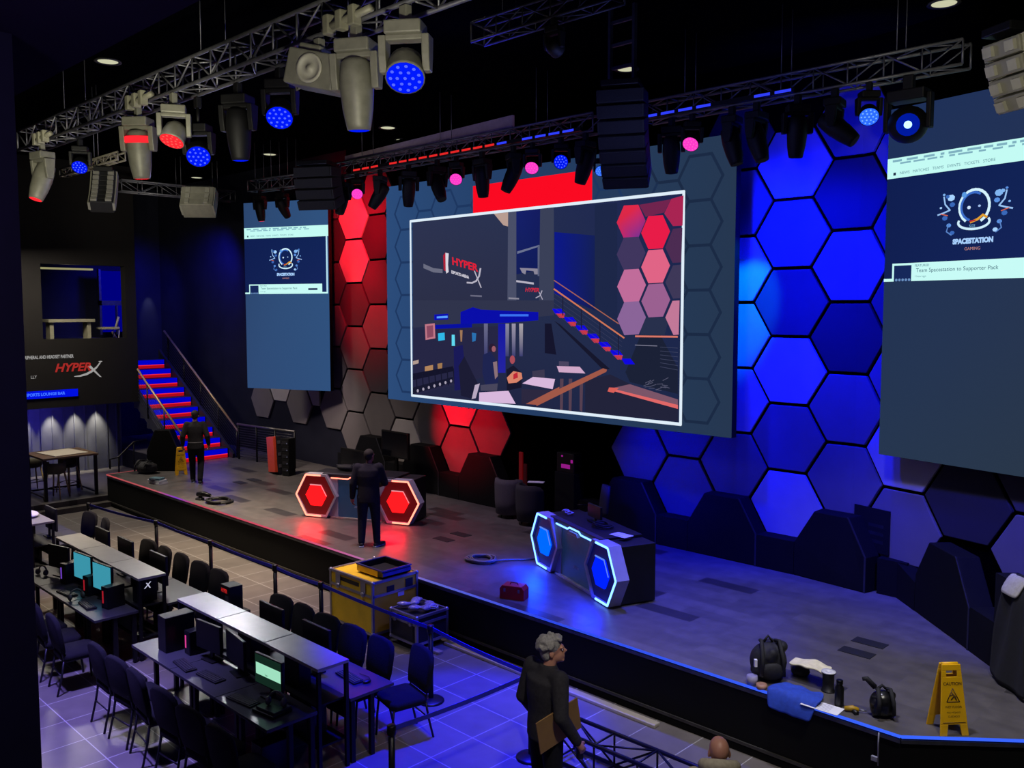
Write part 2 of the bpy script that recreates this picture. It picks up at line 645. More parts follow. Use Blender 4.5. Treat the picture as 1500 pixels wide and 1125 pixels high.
g0, g1 = Vector((-22.7, 12.25, SZ)), Vector((-20.25, 12.52, SZ))
dv = g1 - g0
r = thing('guard_rail', 'waist high guard rail with dark mesh at the foot of the stairs', 'railing', g0, math.atan2(dv.y, dv.x))
Lr = dv.length
MB().tube([(-.05, 0, .98), (Lr, 0, .98)], .03, 8).build('handrail', mat('handrail_grey', '#5c5a58', .4, .5), r)
for k in range(4):
    MB().cyl((k * Lr / 3, 0, 0), (k * Lr / 3, 0, .97), .025, 8).build('post', BLKMET, r)
b = MB()
for q in range(13):
    b.tube([(0, 0, .08 + q * .067), (Lr, 0, .08 + q * .067)], .008, 5)
b.build('rail_mesh', _M['rail_wire'], r)

# ------------------------------------------------------------------ wall with hexagons
S0, S1 = -40.0, -5.67
AL, AR = R(22.2), R(15)
YW = 13.35


def wall(s, d, z):
    if s < S0:
        e = s - S0
        return (S0 + e * math.cos(AL) + d * math.sin(AL), YW + e * math.sin(AL) - d * math.cos(AL), z)
    if s > S1:
        e = s - S1
        return (S1 + e * math.cos(AR) - d * math.sin(AR), YW - e * math.sin(AR) - d * math.cos(AR), z)
    return (s, YW - d, z)


def wall_piece(s0, s1, name, m):
    b = MB()
    b.add([wall(s0, 0, 0), wall(s1, 0, 0), wall(s1, 0, 9), wall(s0, 0, 9)], [(0, 1, 2, 3)])
    b.add([wall(s0, -.1, 0), wall(s1, -.1, 0), wall(s1, -.1, 9), wall(s0, -.1, 9)], [(3, 2, 1, 0)])
    return struct(b.build(name, m))


WBLK = mat('wall_black', '#020203', .95, 0, .2, spec=.0)
wall_piece(-23.4, -18.95, 'wall_back_wing', NAVY)
wall_piece(-18.95, S1, 'wall_back', WBLK)
wall_piece(S1 + 1e-4, -.3, 'wall_back_right', WBLK)

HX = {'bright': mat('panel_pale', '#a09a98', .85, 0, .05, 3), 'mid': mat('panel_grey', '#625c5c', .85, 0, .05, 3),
      'dark': mat('panel_dark', '#38353a', .85, 0, .05, 3), 'deep': mat('panel_deep', '#201e24', .85, 0, .05, 3)}  # panel tones, with brightness from tilt and lighting put in
PS, PZ, RH = .985, 1.0925, .628
HH = PZ / 2 - .025


def clip(poly, s0, keep_low):
    out = []
    for i in range(len(poly)):
        a, c = poly[i], poly[(i + 1) % len(poly)]
        ina, inc = (a[0] <= s0) == keep_low or abs(a[0] - s0) < 1e-9, (c[0] <= s0) == keep_low
        if ina:
            out.append(a)
        if ina != inc and abs(c[0] - a[0]) > 1e-9:
            k = (s0 - a[0]) / (c[0] - a[0])
            out.append((s0, a[1] + k * (c[1] - a[1])))
    return out


def hidden(px, py):
    """behind the hanging LED walls or above the lighting truss"""
    if 566 < px < 1070 and py < 585 + (px - 570) * .1096 - 2:
        return True
    if px > 1292 and py < 665 + (px - 1287) * .15 - 2:
        return True
    if 362 < px < 486 and py < 568:
        return True
    if px < 362 or px > 1530:
        return True
    return False


SHADE = {}
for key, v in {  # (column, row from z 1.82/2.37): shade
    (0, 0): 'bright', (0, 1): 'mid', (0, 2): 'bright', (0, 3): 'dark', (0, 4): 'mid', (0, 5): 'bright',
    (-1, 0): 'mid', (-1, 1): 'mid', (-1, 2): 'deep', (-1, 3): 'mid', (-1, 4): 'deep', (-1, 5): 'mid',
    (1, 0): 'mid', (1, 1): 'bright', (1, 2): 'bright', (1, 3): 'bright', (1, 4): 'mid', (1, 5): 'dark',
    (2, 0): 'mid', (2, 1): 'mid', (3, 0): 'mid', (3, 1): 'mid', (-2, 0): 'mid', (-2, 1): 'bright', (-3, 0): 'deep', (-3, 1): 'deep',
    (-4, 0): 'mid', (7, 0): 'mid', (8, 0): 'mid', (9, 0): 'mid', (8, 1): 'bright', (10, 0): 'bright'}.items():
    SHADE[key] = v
random.seed(11)
hexes = []
for j in range(-6, 19):
    sc = -6.78 - PS * j - (.66 if j >= 14 else 0) 
    for k in range(-1, 7):
        zc = (1.82 if j % 2 == 0 else 2.37) + PZ * k + (.546 if j >= 14 else 0)
        if k < 0 or zc > 8.6:
            continue
        poly = [(sc + RH * math.cos(a * PI / 3), zc + (RH if False else HH / math.sin(PI / 3)) * math.sin(a * PI / 3)) for a in range(6)]
        if j >= 14 and (zc > 3.4 or zc < 1.7):
            continue
        if j >= 17 or (4 <= j <= 6) or (j == 7 and False):
            continue
        if j >= 13 and zc < 3.4 and j % 2 and k == 0 and j == 13:
            cx2 = sc - .655
            ze = zc + .546
            ex = [(cx2 + RH * math.cos(a * PI / 3), ze + HH / math.sin(PI / 3) * math.sin(a * PI / 3)) for a in range(6)]
            hexes.append((14, 5, cx2, ze, clip(ex, sc - .65, True)))
        if zc > 8.0:
            continue
        pj = [project(wall(p[0], .06, p[1])) for p in poly] + [project(wall(sc, .06, zc))]
        if all(hidden(*q) for q in pj):
            continue
        hexes.append((j, k, sc, zc, poly))
groups = {}
for h in hexes:
    px, py = project(wall(h[2], .06, h[3]))
    if h[0] >= 14:
        g = 'wing'
    elif h[0] >= 11:
        g = 'redcol'
    elif h[0] >= 7:
        g = 'under'
    elif h[0] >= 2:
        g = 'underblue'
    elif h[0] >= -1:
        g = 'blue'
    else:
        g = 'end'
    groups.setdefault((g, h[0]), []).append(h)
PLACE = {'wing': 'under stairs-side portrait screen', 'redcol': 'gap between main and stairs-side screens', 'under': 'below main screen, red side',
         'underblue': 'below main screen, blue side', 'blue': 'blue-lit gap beside main screen', 'end': 'beneath portrait screen near sign'}
GL = {'wing': 'warm grey', 'redcol': 'red', 'under': 'red', 'underblue': 'blue', 'blue': 'blue', 'end': 'navy'}
for (g, j), hs in groups.items():
    cols = sorted({jj for gg, jj in groups if gg == g}, reverse=True)
    ci = cols.index(j)
    hs.sort(key=lambda h: h[3])
    for ri, (jj, k, sc, zc, poly) in enumerate(hs):
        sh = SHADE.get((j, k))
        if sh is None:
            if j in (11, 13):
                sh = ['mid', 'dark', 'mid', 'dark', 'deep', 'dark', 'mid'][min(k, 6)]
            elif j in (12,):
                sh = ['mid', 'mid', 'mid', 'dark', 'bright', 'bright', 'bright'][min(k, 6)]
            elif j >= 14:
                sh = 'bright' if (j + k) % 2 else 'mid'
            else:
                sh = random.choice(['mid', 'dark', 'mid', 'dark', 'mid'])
        b = MB()
        pieces = [poly]
        for fold in (S0, S1):
            if min(p[0] for p in poly) < fold - .01 and max(p[0] for p in poly) > fold + .01:
                pieces = [clip(poly, fold, True), clip(poly, fold, False)]
        for q in pieces:
            qc = sum(p[0] for p in q) / len(q)

            def fr(s, d, z, qc=qc):
                if abs(s - S0) < 1e-6:
                    s += 1e-5 * (1 if qc > S0 else -1)
                if abs(s - S1) < 1e-6:
                    s += 1e-5 * (1 if qc > S1 else -1)
                return wall(s, d, z)
            b.prism(q, .07, .012, fr)
        o = b.build('mounted_hexagon_panel', HX[sh], None, .012)
        hue = GL[g] if not (g == 'redcol' and zc < 4.4 or g == 'under' and j >= 10) else 'grey'
        adj = 'pale ' if sh == 'bright' else 'dark ' if sh in ('dark', 'deep') else ''
        tag(o, f"{adj}{hue} hexagon, {ORD[ri]} up in {ORD[ci]} column from stairs, {PLACE[g]}", 'wall panel', 'hexagonal panels on the stage back wall')

# black hexagonal plinths along the foot of the wall
PLB = mat('plinth_black', '#08080b', .8, 0, .2, 5, spec=.15)
PLE = mat('plinth_edge_light', '#1d1d26', .6, 0, .2)


def plinth(label, fr, c, hw=.66, tw=.34):
    b = MB()
    b.prism([(c - hw, SZ), (c + hw, SZ), (c + hw, 1.33), (c + tw, 1.87), (c - tw, 1.87), (c - hw, 1.33)], .4, .1, fr)
    o = b.build('hexagonal_plinth', PLB, None, .015)
    e = MB()
    e.prism([(c + hw, SZ), (c + hw, 1.33), (c + tw, 1.87), (c + tw - .03, 1.87), (c + hw - .03, 1.33), (c + hw - .03, SZ)], .408, .401, fr)
    e.build('edge_trim', PLE, o)  # paler strip painted where the right edge catches light, no separate trim
    tag(o, label, 'plinth', 'black hexagonal plinths along the stage back')
    return o


b = MB()
for j in (-2, 0, 2, 4, 8, 10, 12):
    sc = -6.78 - PS * j
    if j == -2:
        b.prism([(sc - .33, SZ), (sc + .1, SZ), (sc + .1, 1.33), (sc - .33, 1.33)], .4, .05, lambda s, d, z: (s, YW - d, z))
    else:
        b.prism([(sc - .324, SZ), (sc + .324, SZ), (sc + .324, 1.33), (sc - .324, 1.33)], .4, .1, wall)
struct(b.build('baseboard_stage', PLB))
for j, lb in ((-1, 'black hexagonal plinth below the dark wall cavity'), (1, 'black hexagonal plinth between two low blue hexagons'), (3, 'black hexagonal plinth behind the blue desk'),
              (7, 'black hexagonal plinth below the lowest red hexagons'), (9, 'black hexagonal plinth just behind the red desk end'), (11, 'black hexagonal plinth behind the standing technician')):
    plinth(lb, wall, -6.78 - PS * j)
P45 = lambda s, d, z: (-4.85 + s * .7071 - (d - .4) * .7071, 12.95 - s * .7071 - (d - .4) * .7071, z)
plinth('large black hexagonal plinth angled behind the yellow sign', P45, 1.28, .72, .36)
b = MB()
b.prism([(-.05, SZ), (.555, SZ), (.555, 1.2), (-.05, 1.33)], .4, .1, P45)
b.prism([(2.005, SZ), (3.6, SZ), (3.6, 1.35), (2.005, 1.35)], .4, .1, P45)
struct(b.build('baseboard_corner', PLB))

# flat black sheet painted for the dark of a wall cavity, with rack fronts
b = MB()
b.prism([(-5.6, 1.36), (-4.98, 1.36), (-4.98, 2.02), (-5.6, 2.02)], .098, .08, wall)
o = b.build('equipment_rack', MATTE)
b = MB()
for z in (1.5, 1.62, 1.74):
    b.prism([(-5.34, z), (-5.08, z), (-5.08, z + .05), (-5.34, z + .05)], .0995, .0985, wall)
b.build('front_panel', mat('rack_front', '#24242c', .4, .4), o)
tag(o, 'black sheet standing for the dark cavity between plinths, with rack fronts', 'equipment')

# ================================================================== LED walls
PIX = screen_mat()


class Pix(MB):
    """flat coloured shapes on an LED wall; pos(u, w, off) gives the point"""

    def __init__(self, pos):
        super().__init__()
        self.pos, self.k = pos, 0

    def poly(self, pts, col):
        self.k += 1
        self.c = [lin(x) for x in col] if isinstance(col, (list, tuple)) else lin(col)
        return self.add([self.pos(p[0], p[1], self.k * .00025) for p in pts], [tuple(range(len(pts)))])

    def line(self, pts, w, col, closed=False):
        pts = [Vector(p) for p in pts]
        n = len(pts)
        self.k += 1
        self.c = lin(col)
        for i in range(n if closed else n - 1):
            a, b = pts[i], pts[(i + 1) % n]
            d = (b - a).normalized()
            nn = Vector((-d.y, d.x)) * w / 2
            e = d * w * .3
            q = [a - nn - e, b - nn + e, b + nn + e, a + nn - e]
            self.add([self.pos(p.x, p.y, self.k * .00025) for p in q], [(0, 1, 2, 3)])

    def disc(self, c, rx, ry, col, n=18, rot=0):
        self.poly([(c[0] + rx * math.cos(2 * PI * i / n + rot), c[1] + ry * math.sin(2 * PI * i / n + rot)) for i in range(n)], col)

    def ring(self, c, rx, ry, w, col, a0=0, a1=360, n=22):
        self.line([(c[0] + rx * math.cos(R(a0 + (a1 - a0) * i / n)), c[1] + ry * math.sin(R(a0 + (a1 - a0) * i / n))) for i in range(n + 1)], w, col)

    def word(self, body, size, u, w, col, **kw):
        self.k += 1
        self.c = lin(col)
        k = self.k
        self.text(body, size, lambda a, b: self.pos(u + a, w + b, k * .00025), **kw)


# ---- main screen ---------------------------------------------------
YS = 12.6
MX0, MX1, MZ0, MZ1 = -16.34, -7.39, 2.92, 7.75
ms = thing('led_screen', 'huge main LED wall showing a white framed live picture of the hall', 'screen', (0, 0, 0))
ms.location = ((MX0 + MX1) / 2, YS, MZ0)
MI = Matrix.Translation(-ms.location)
b = MB()
b.T = MI
b.bx((MX0, YS, MZ0), (MX1, YS + .14, MZ1))
b.build('screen_cabinet', MATTE, ms)
for xa_, xb_ in ((MX0 + .6, MX0 + .9), (MX1 - .9, MX1 - .6)):
    b = MB()
    b.T = MI
    b.bx((xa_, YS + .142, MZ0 + .6), (xb_, YS + .6, MZ1 - .4))
    b.build('mount_post', BLKMET, ms)
pos = lambda u, w, off: MI @ Vector((u, YS - .004 - off, w))
p = Pix(pos)
NX = 12
for i in range(NX):
    a, c = i / NX, (i + 1) / NX

    def mixc(t):
        A, B, C2 = (44, 76, 122), (36, 61, 100), (38, 55, 80)
        q = [A[k] + (B[k] - A[k]) * min(1, t * 2) if t < .5 else B[k] + (C2[k] - B[k]) * (t - .5) * 2 for k in range(3)]
        return '#%02x%02x%02x' % tuple(int(v) for v in q)
    u0, u1 = MX0 + (MX1 - MX0) * a, MX0 + (MX1 - MX0) * c
    p.poly([(u0, MZ0), (u1, MZ0), (u1, MZ1), (u0, MZ1)], [mixc(a), mixc(c), mixc(c), mixc(a)])
    p.k = 0
p.k = 1
hr = .42
cs, rs = hr * 1.5, hr * math.sqrt(3)
for i in range(-1, 16):
    for k in range(-1, 8):
        cu, cw = MX0 + .1 + i * cs, MZ0 + .2 + k * rs + (rs / 2 if i % 2 else 0)
        if -15.2 < cu < -8.6 and 3.3 < cw < 6.7:
            continue
        v = [(cu + hr * math.cos(a * PI / 3), cw + hr * math.sin(a * PI / 3)) for a in range(6)]
        if all(MX0 + .02 < q[0] < MX1 - .02 and MZ0 + .02 < q[1] < MZ1 - .02 for q in v):
            p.k = 1
            p.line(v, .05, '#1e3760' if cu < -9 else '#1b2a44', True)
        else:
            for e in range(6):
                q0, q1 = v[e], v[(e + 1) % 6]
                if all(MX0 + .02 < q[0] < MX1 - .02 and MZ0 + .02 < q[1] < MZ1 - .02 for q in (q0, q1)):
                    p.k = 1
                    p.line([q0, q1], .05, '#1e3760' if cu < -9 else '#1b2a44')
p.build('honeycomb_image', PIX, ms, colors=True)
p = Pix(pos)
p.k = 10
p.poly([(-13.45, 6.9), (-10.31, 6.9), (-10.31, 7.5), (-13.45, 7.5)], '#fb0a22')
p.build('red_banner', PIX, ms, colors=True, label='plain red banner block on the screen')

# the live picture: shapes given in the picture's own frame (traced in photo pixels on the screen plane)
posp = lambda u, w, off: MI @ (on_y(u, w, YS) + Vector((0, -.012 - off, 0)))
p = Pix(posp)
A = lambda x, y: (600 + x / 4.168, 330 + y / 4.168)
Bq = lambda x, y: (790 + x / 3.127, 270 + y / 3.127)
p.poly([(605, 325), (1003, 282), (996, 619), (606, 579)], ['#2b3350', '#1c2650', '#1d2748', '#232440'])
p.poly([(605, 326), (760, 309), (756, 462), (606, 466)], ['#2d3350', '#2a3250', '#2a2d46', '#2c2f46'])
p.poly([(724, 313), (746, 311), (746, 332), (738, 330)], '#b89c92')
p.poly([(757, 310), (792, 306), (792, 395), (757, 402)], ['#16206a', '#141c60', '#101c58', '#141e58'])
p.poly([(745, 311), (757, 310), (757, 440), (744, 440)], '#4a4f68')
p.poly([A(660, 160), A(795, 120), A(795, 130), A(660, 175)], '#6a7290')
p.poly([A(785, 125), A(800, 122), A(800, 310), A(785, 310)], '#59607c')
p.poly([A(675, 260), A(785, 265), A(785, 300), A(765, 300), A(760, 280), A(715, 275), A(710, 300), A(690, 290)], '#8a8698')
p.poly([(792, 306), (812, 304), (812, 462), (790, 462)], '#3a4058')
p.poly([(606, 440), (812, 440), (812, 462), (606, 480)], '#30344c')
# blue wall
p.poly([(813, 340), (872, 345), (872, 455), (813, 430)], ['#0c1888', '#142058', '#141e50', '#10188a'])
p.poly([(872, 300), (905, 297), (905, 470), (872, 455)], '#1d2748')
# wall logo
p.poly([A(208, 185), A(222, 165), A(225, 280), A(212, 275)], '#b02038')
p.poly([A(222, 168), A(242, 172), A(238, 240), A(242, 285), A(228, 295), A(224, 280)], '#d8d4e0')


def skew(x, y, kx, ky):
    return lambda a, b: posp(*(A(x + a, y + ky * a - b)), p.k * .00025)


p.k += 1
p.c = lin('#e02038')
p.text('HYPER', 62, skew(262, 238, 0, .28), shear=-.05, sx=.86, bold=2)
p.k += 1
p.c = lin('#d8d4e0')
p.text('ESPORTS ARENA', 24, skew(258, 292, 0, .32), sx=.6, bold=1)
p.line([A(355, 350), A(385, 352), A(410, 340), A(428, 310), A(436, 265)], 2.4, '#b8b4c4')
p.line([A(400, 280), A(418, 325), A(440, 380)], 1.6, '#b8b4c4')
p.poly([A(88, 235), A(150, 262), A(205, 268), A(205, 292), A(150, 288), A(88, 262)], '#6a6c80')
p.poly([A(655, 335), A(762, 350), A(762, 362), A(655, 347)], '#b8b4c4')
p.k += 1
p.c = lin('#d02840')
p.text('HYPER', 34, skew(708, 405, 0, .03), shear=.2, sx=.85, bold=1)
p.line([A(775, 443), A(800, 430), A(812, 400)], 1.4, '#b0acc0')
p.line([A(795, 410), A(815, 452)], 1.2, '#b0acc0')
p.poly([A(608, 440), A(672, 444), A(672, 453), A(608, 450)], '#8a8898')
p.poly([A(375, 425), A(445, 428), A(445, 438), A(375, 434)], '#6a6a80')
# blue neon band
p.poly([A(315, 530), A(390, 500), A(440, 515), A(790, 530), A(790, 580), A(600, 595), A(400, 600), A(315, 610)], '#0a0ea8')
p.poly([A(555, 543), A(730, 543), A(730, 556), A(555, 556)], '#3a70f0')
p.poly([A(155, 545), A(240, 540), A(240, 575), A(155, 580)], '#0a0eb0')
p.poly([A(170, 557), A(236, 552), A(236, 566), A(170, 568)], '#5aa0ff')
p.poly([A(160, 608), A(385, 600), A(385, 625), A(160, 635)], '#0810a0')
# bar below
p.poly([A(25, 640), A(560, 615), A(560, 900), A(25, 1040)], '#262644')
for x, c in ((470, '#6a6a88'), (600, '#8a88a0'), (640, '#9a94a8'), (685, '#aaa4a8')):
    p.poly([A(x - 12, 600), A(x + 12, 600), A(x + 10, 800), A(x - 10, 800)], [c, c, '#3a3c70', '#3a3c70'])
p.poly([A(545, 600), A(590, 600), A(590, 900), A(545, 900)], ['#1418a0', '#1418a0', '#2424a0', '#2424a0'])
p.poly([A(830, 600), A(870, 600), A(900, 790), A(830, 780)], '#15152c')
p.poly([A(98, 605), A(158, 598), A(162, 690), A(102, 700)], '#c07888')
p.poly([A(108, 615), A(148, 610), A(150, 680), A(112, 688)], '#8a4a62')
p.poly([A(178, 660), A(218, 655), A(220, 700), A(180, 706)], '#30b8e8')
p.poly([A(262, 668), A(280, 668), A(282, 736), A(262, 736)], '#60d8f0')
p.poly([A(312, 640), A(328, 640), A(325, 710), A(316, 710)], '#a07858')
p.poly([A(385, 655), A(412, 660), A(408, 705), A(388, 712)], '#2a70b0')
p.poly([A(25, 830), A(60, 820), A(60, 842), A(25, 852)], '#b09a90')
p.poly([A(98, 862), A(148, 852), A(148, 890), A(98, 900)], '#b0845c')
p.poly([A(175, 845), A(205, 840), A(203, 880), A(178, 890)], '#a07850')
p.poly([A(25, 905), A(270, 860), A(275, 890), A(25, 945)], '#14142a')
p.poly([A(25, 990), A(270, 925), A(270, 960), A(25, 1030)], '#17182e')
for k in range(7):
    p.line([A(45 + k * 38, 910 - k * 6), A(52 + k * 38, 1020 - k * 9)], 1.5, '#15162c')
    p.disc(A(55 + k * 34, 1010 - k * 10), 1.6, 2.4, '#a8a0b4', 8)
# dark furniture and staff
p.poly([A(275, 745), A(330, 730), A(345, 860), A(330, 1000), A(280, 1010)], '#1a1a58')
p.poly([A(305, 860), A(340, 800), A(390, 900), A(430, 980), A(390, 1060), A(320, 1040)], '#1c1c34')
p.poly([A(405, 975), A(435, 965), A(410, 1055), A(385, 1060)], '#b8a8c0')
p.poly([A(455, 790), A(500, 770), A(540, 830), A(548, 960), A(470, 980), A(450, 900)], '#1e2450')
p.disc(A(510, 748), 5, 6.2, '#2a1c34')
p.disc(A(520, 755), 3, 4.4, '#9a5c68')
p.poly([A(515, 835), A(540, 830), A(545, 920), A(528, 940)], '#8a7078')
p.poly([A(598, 880), A(640, 855), A(690, 900), A(690, 990), A(600, 1010)], '#17172c')
p.disc(A(634, 820), 3.8, 6.2, '#a84c58')
p.poly([A(600, 930), A(640, 890), A(690, 900), A(695, 935), A(660, 960), A(610, 965)], '#d8846a')
p.poly([A(640, 910), A(665, 895), A(668, 930), A(640, 940)], '#c02838')
p.poly([A(755, 890), A(830, 880), A(832, 950), A(760, 960)], '#3c3850')
p.poly([A(440, 975), A(545, 965), A(540, 1010), A(440, 1010)], '#48465c')
for q in ([(432, 1020), (610, 1010), (655, 1090), (430, 1078)], [(695, 965), (760, 925), (895, 938), (880, 1000)]):
    p.poly([A(*a) for a in q], '#d8b8dc')
p.poly([Bq(85, 832), Bq(190, 835), Bq(216, 866), Bq(95, 860)], '#d0a8c8')
p.poly([Bq(95, 810), Bq(140, 812), Bq(140, 832), Bq(95, 832)], '#4a4460')
for x in (100, 140, 190, 250, 300):
    p.poly([Bq(x, 890), Bq(x + 16, 890), Bq(x + 12, 1040), Bq(x, 1035)], '#564050')
p.poly([A(690, 1000), A(880, 1005), A(830, 1090), A(690, 1090)], '#2c2840')
# stage corner and its red edge, dark plinth
p.poly([Bq(215, 900), Bq(330, 870), Bq(640, 1020), Bq(640, 1085), Bq(215, 1045)], '#22233a')
p.poly([Bq(330, 935), Bq(420, 915), Bq(640, 985), Bq(640, 1010)], '#7a5568')
p.poly([Bq(340, 945), Bq(360, 940), Bq(640, 1010), Bq(640, 1028)], '#e06868')
p.poly([Bq(325, 930), Bq(370, 932), Bq(345, 955), Bq(318, 948)], '#d86058')
p.poly([Bq(400, 860), Bq(470, 690), Bq(560, 690), Bq(640, 840), Bq(640, 960), Bq(420, 905)], '#1b2136')
for k in range(14):
    x, y = 480 + random.random() * 110, 895 + random.random() * 50
    p.line([Bq(x, y), Bq(x + 25, y + random.uniform(-14, 14))], .9, '#55566e')
p.poly([Bq(470, 610), Bq(600, 612), Bq(580, 690), Bq(470, 690)], '#28304c')
p.poly([Bq(445, 692), Bq(640, 694), Bq(640, 702), Bq(445, 700)], '#d87868')
p.line([Bq(445, 736), Bq(545, 740)], 1.2, '#7a7a90')
for k in range(6):
    p.line([Bq(560, 745 + k * 18), Bq(640, 750 + k * 20)], .6, '#454a66')
# lit stairs
for k in range(7):
    x, y = 65 + k * 53, 570 + k * 38
    p.poly([Bq(x, y), Bq(x + 42, y), Bq(x + 62, y + 26), Bq(x + 16, y + 26)], '#1008e0')
    if k < 6:
        p.poly([Bq(x + 16, y + 22), Bq(x + 58, y + 22), Bq(x + 55, y + 42), Bq(x + 35, y + 42)], '#c83848')
p.poly([Bq(75, 625), Bq(100, 640), Bq(330, 845), Bq(300, 850)], '#16172c')
for k in range(5):
    p.line([Bq(75, 500 + k * 22), Bq(385, 720 + k * 22)], .5, '#3c3e5c')
for k in range(4):
    x = 115 + k * 85
    p.line([Bq(x, 505 + k * 58), Bq(x, 600 + k * 60)], 1.4, '#1c1c34')
p.line([Bq(75, 480), Bq(395, 703)], 2.2, '#d07858')
p.line([Bq(75, 440), Bq(370, 638)], 1.4, '#a86450')
# hexagon wall
for c, col in (((428, 172), ['#a02878', '#e02848', '#e02848', '#d82848', '#b82870', '#7a3090']), ((540, 220), '#e81c48'), ((428, 318), '#40365e'), ((540, 376), '#e06486'),
               ((430, 465), '#c06c9a'), ((541, 532), '#9a6090'), ((430, 613), '#8a6498')):
    hx = [(c[0] + 66 * math.cos(-a * PI / 3), c[1] - 4 * math.cos(-a * PI / 3) - (-1) * 76 * 1.15 * math.sin(-a * PI / 3)) for a in range(6)]
    p.poly([Bq(*q) for q in hx], col)
p.poly([Bq(465, 95), Bq(610, 70), Bq(580, 130), Bq(495, 150)], '#70244e')
for q, c in (([(612, 68), (668, 52), (664, 190), (620, 192), (580, 135)], '#a82452'), ([(620, 205), (663, 200), (658, 358), (618, 360), (585, 290)], '#4c2c52'),
             ([(620, 372), (657, 368), (652, 522), (620, 524), (585, 450)], '#3e3858'), ([(618, 534), (650, 532), (646, 688), (622, 690), (585, 610)], '#c27898')):
    p.poly([Bq(*a) for a in q], c)
# foreground handrail
p.poly([Bq(-5, 985), Bq(300, 842), Bq(318, 848), Bq(315, 858), Bq(-5, 1015)], '#a05848')
p.poly([A(720, 1090), A(925, 985), A(925, 1010), A(790, 1095)], '#a05848')
p.build('live_picture', PIX, ms, colors=True)
p = Pix(pos)
p.k = 130
fr4 = [(-15.44, 3.06), (-8.34, 3.06), (-8.34, 6.92), (-15.44, 6.92)]
p.line(fr4, .055, '#dfeefa', True)
p.build('picture_frame', PIX, ms, colors=True, label='thin glowing white picture border')


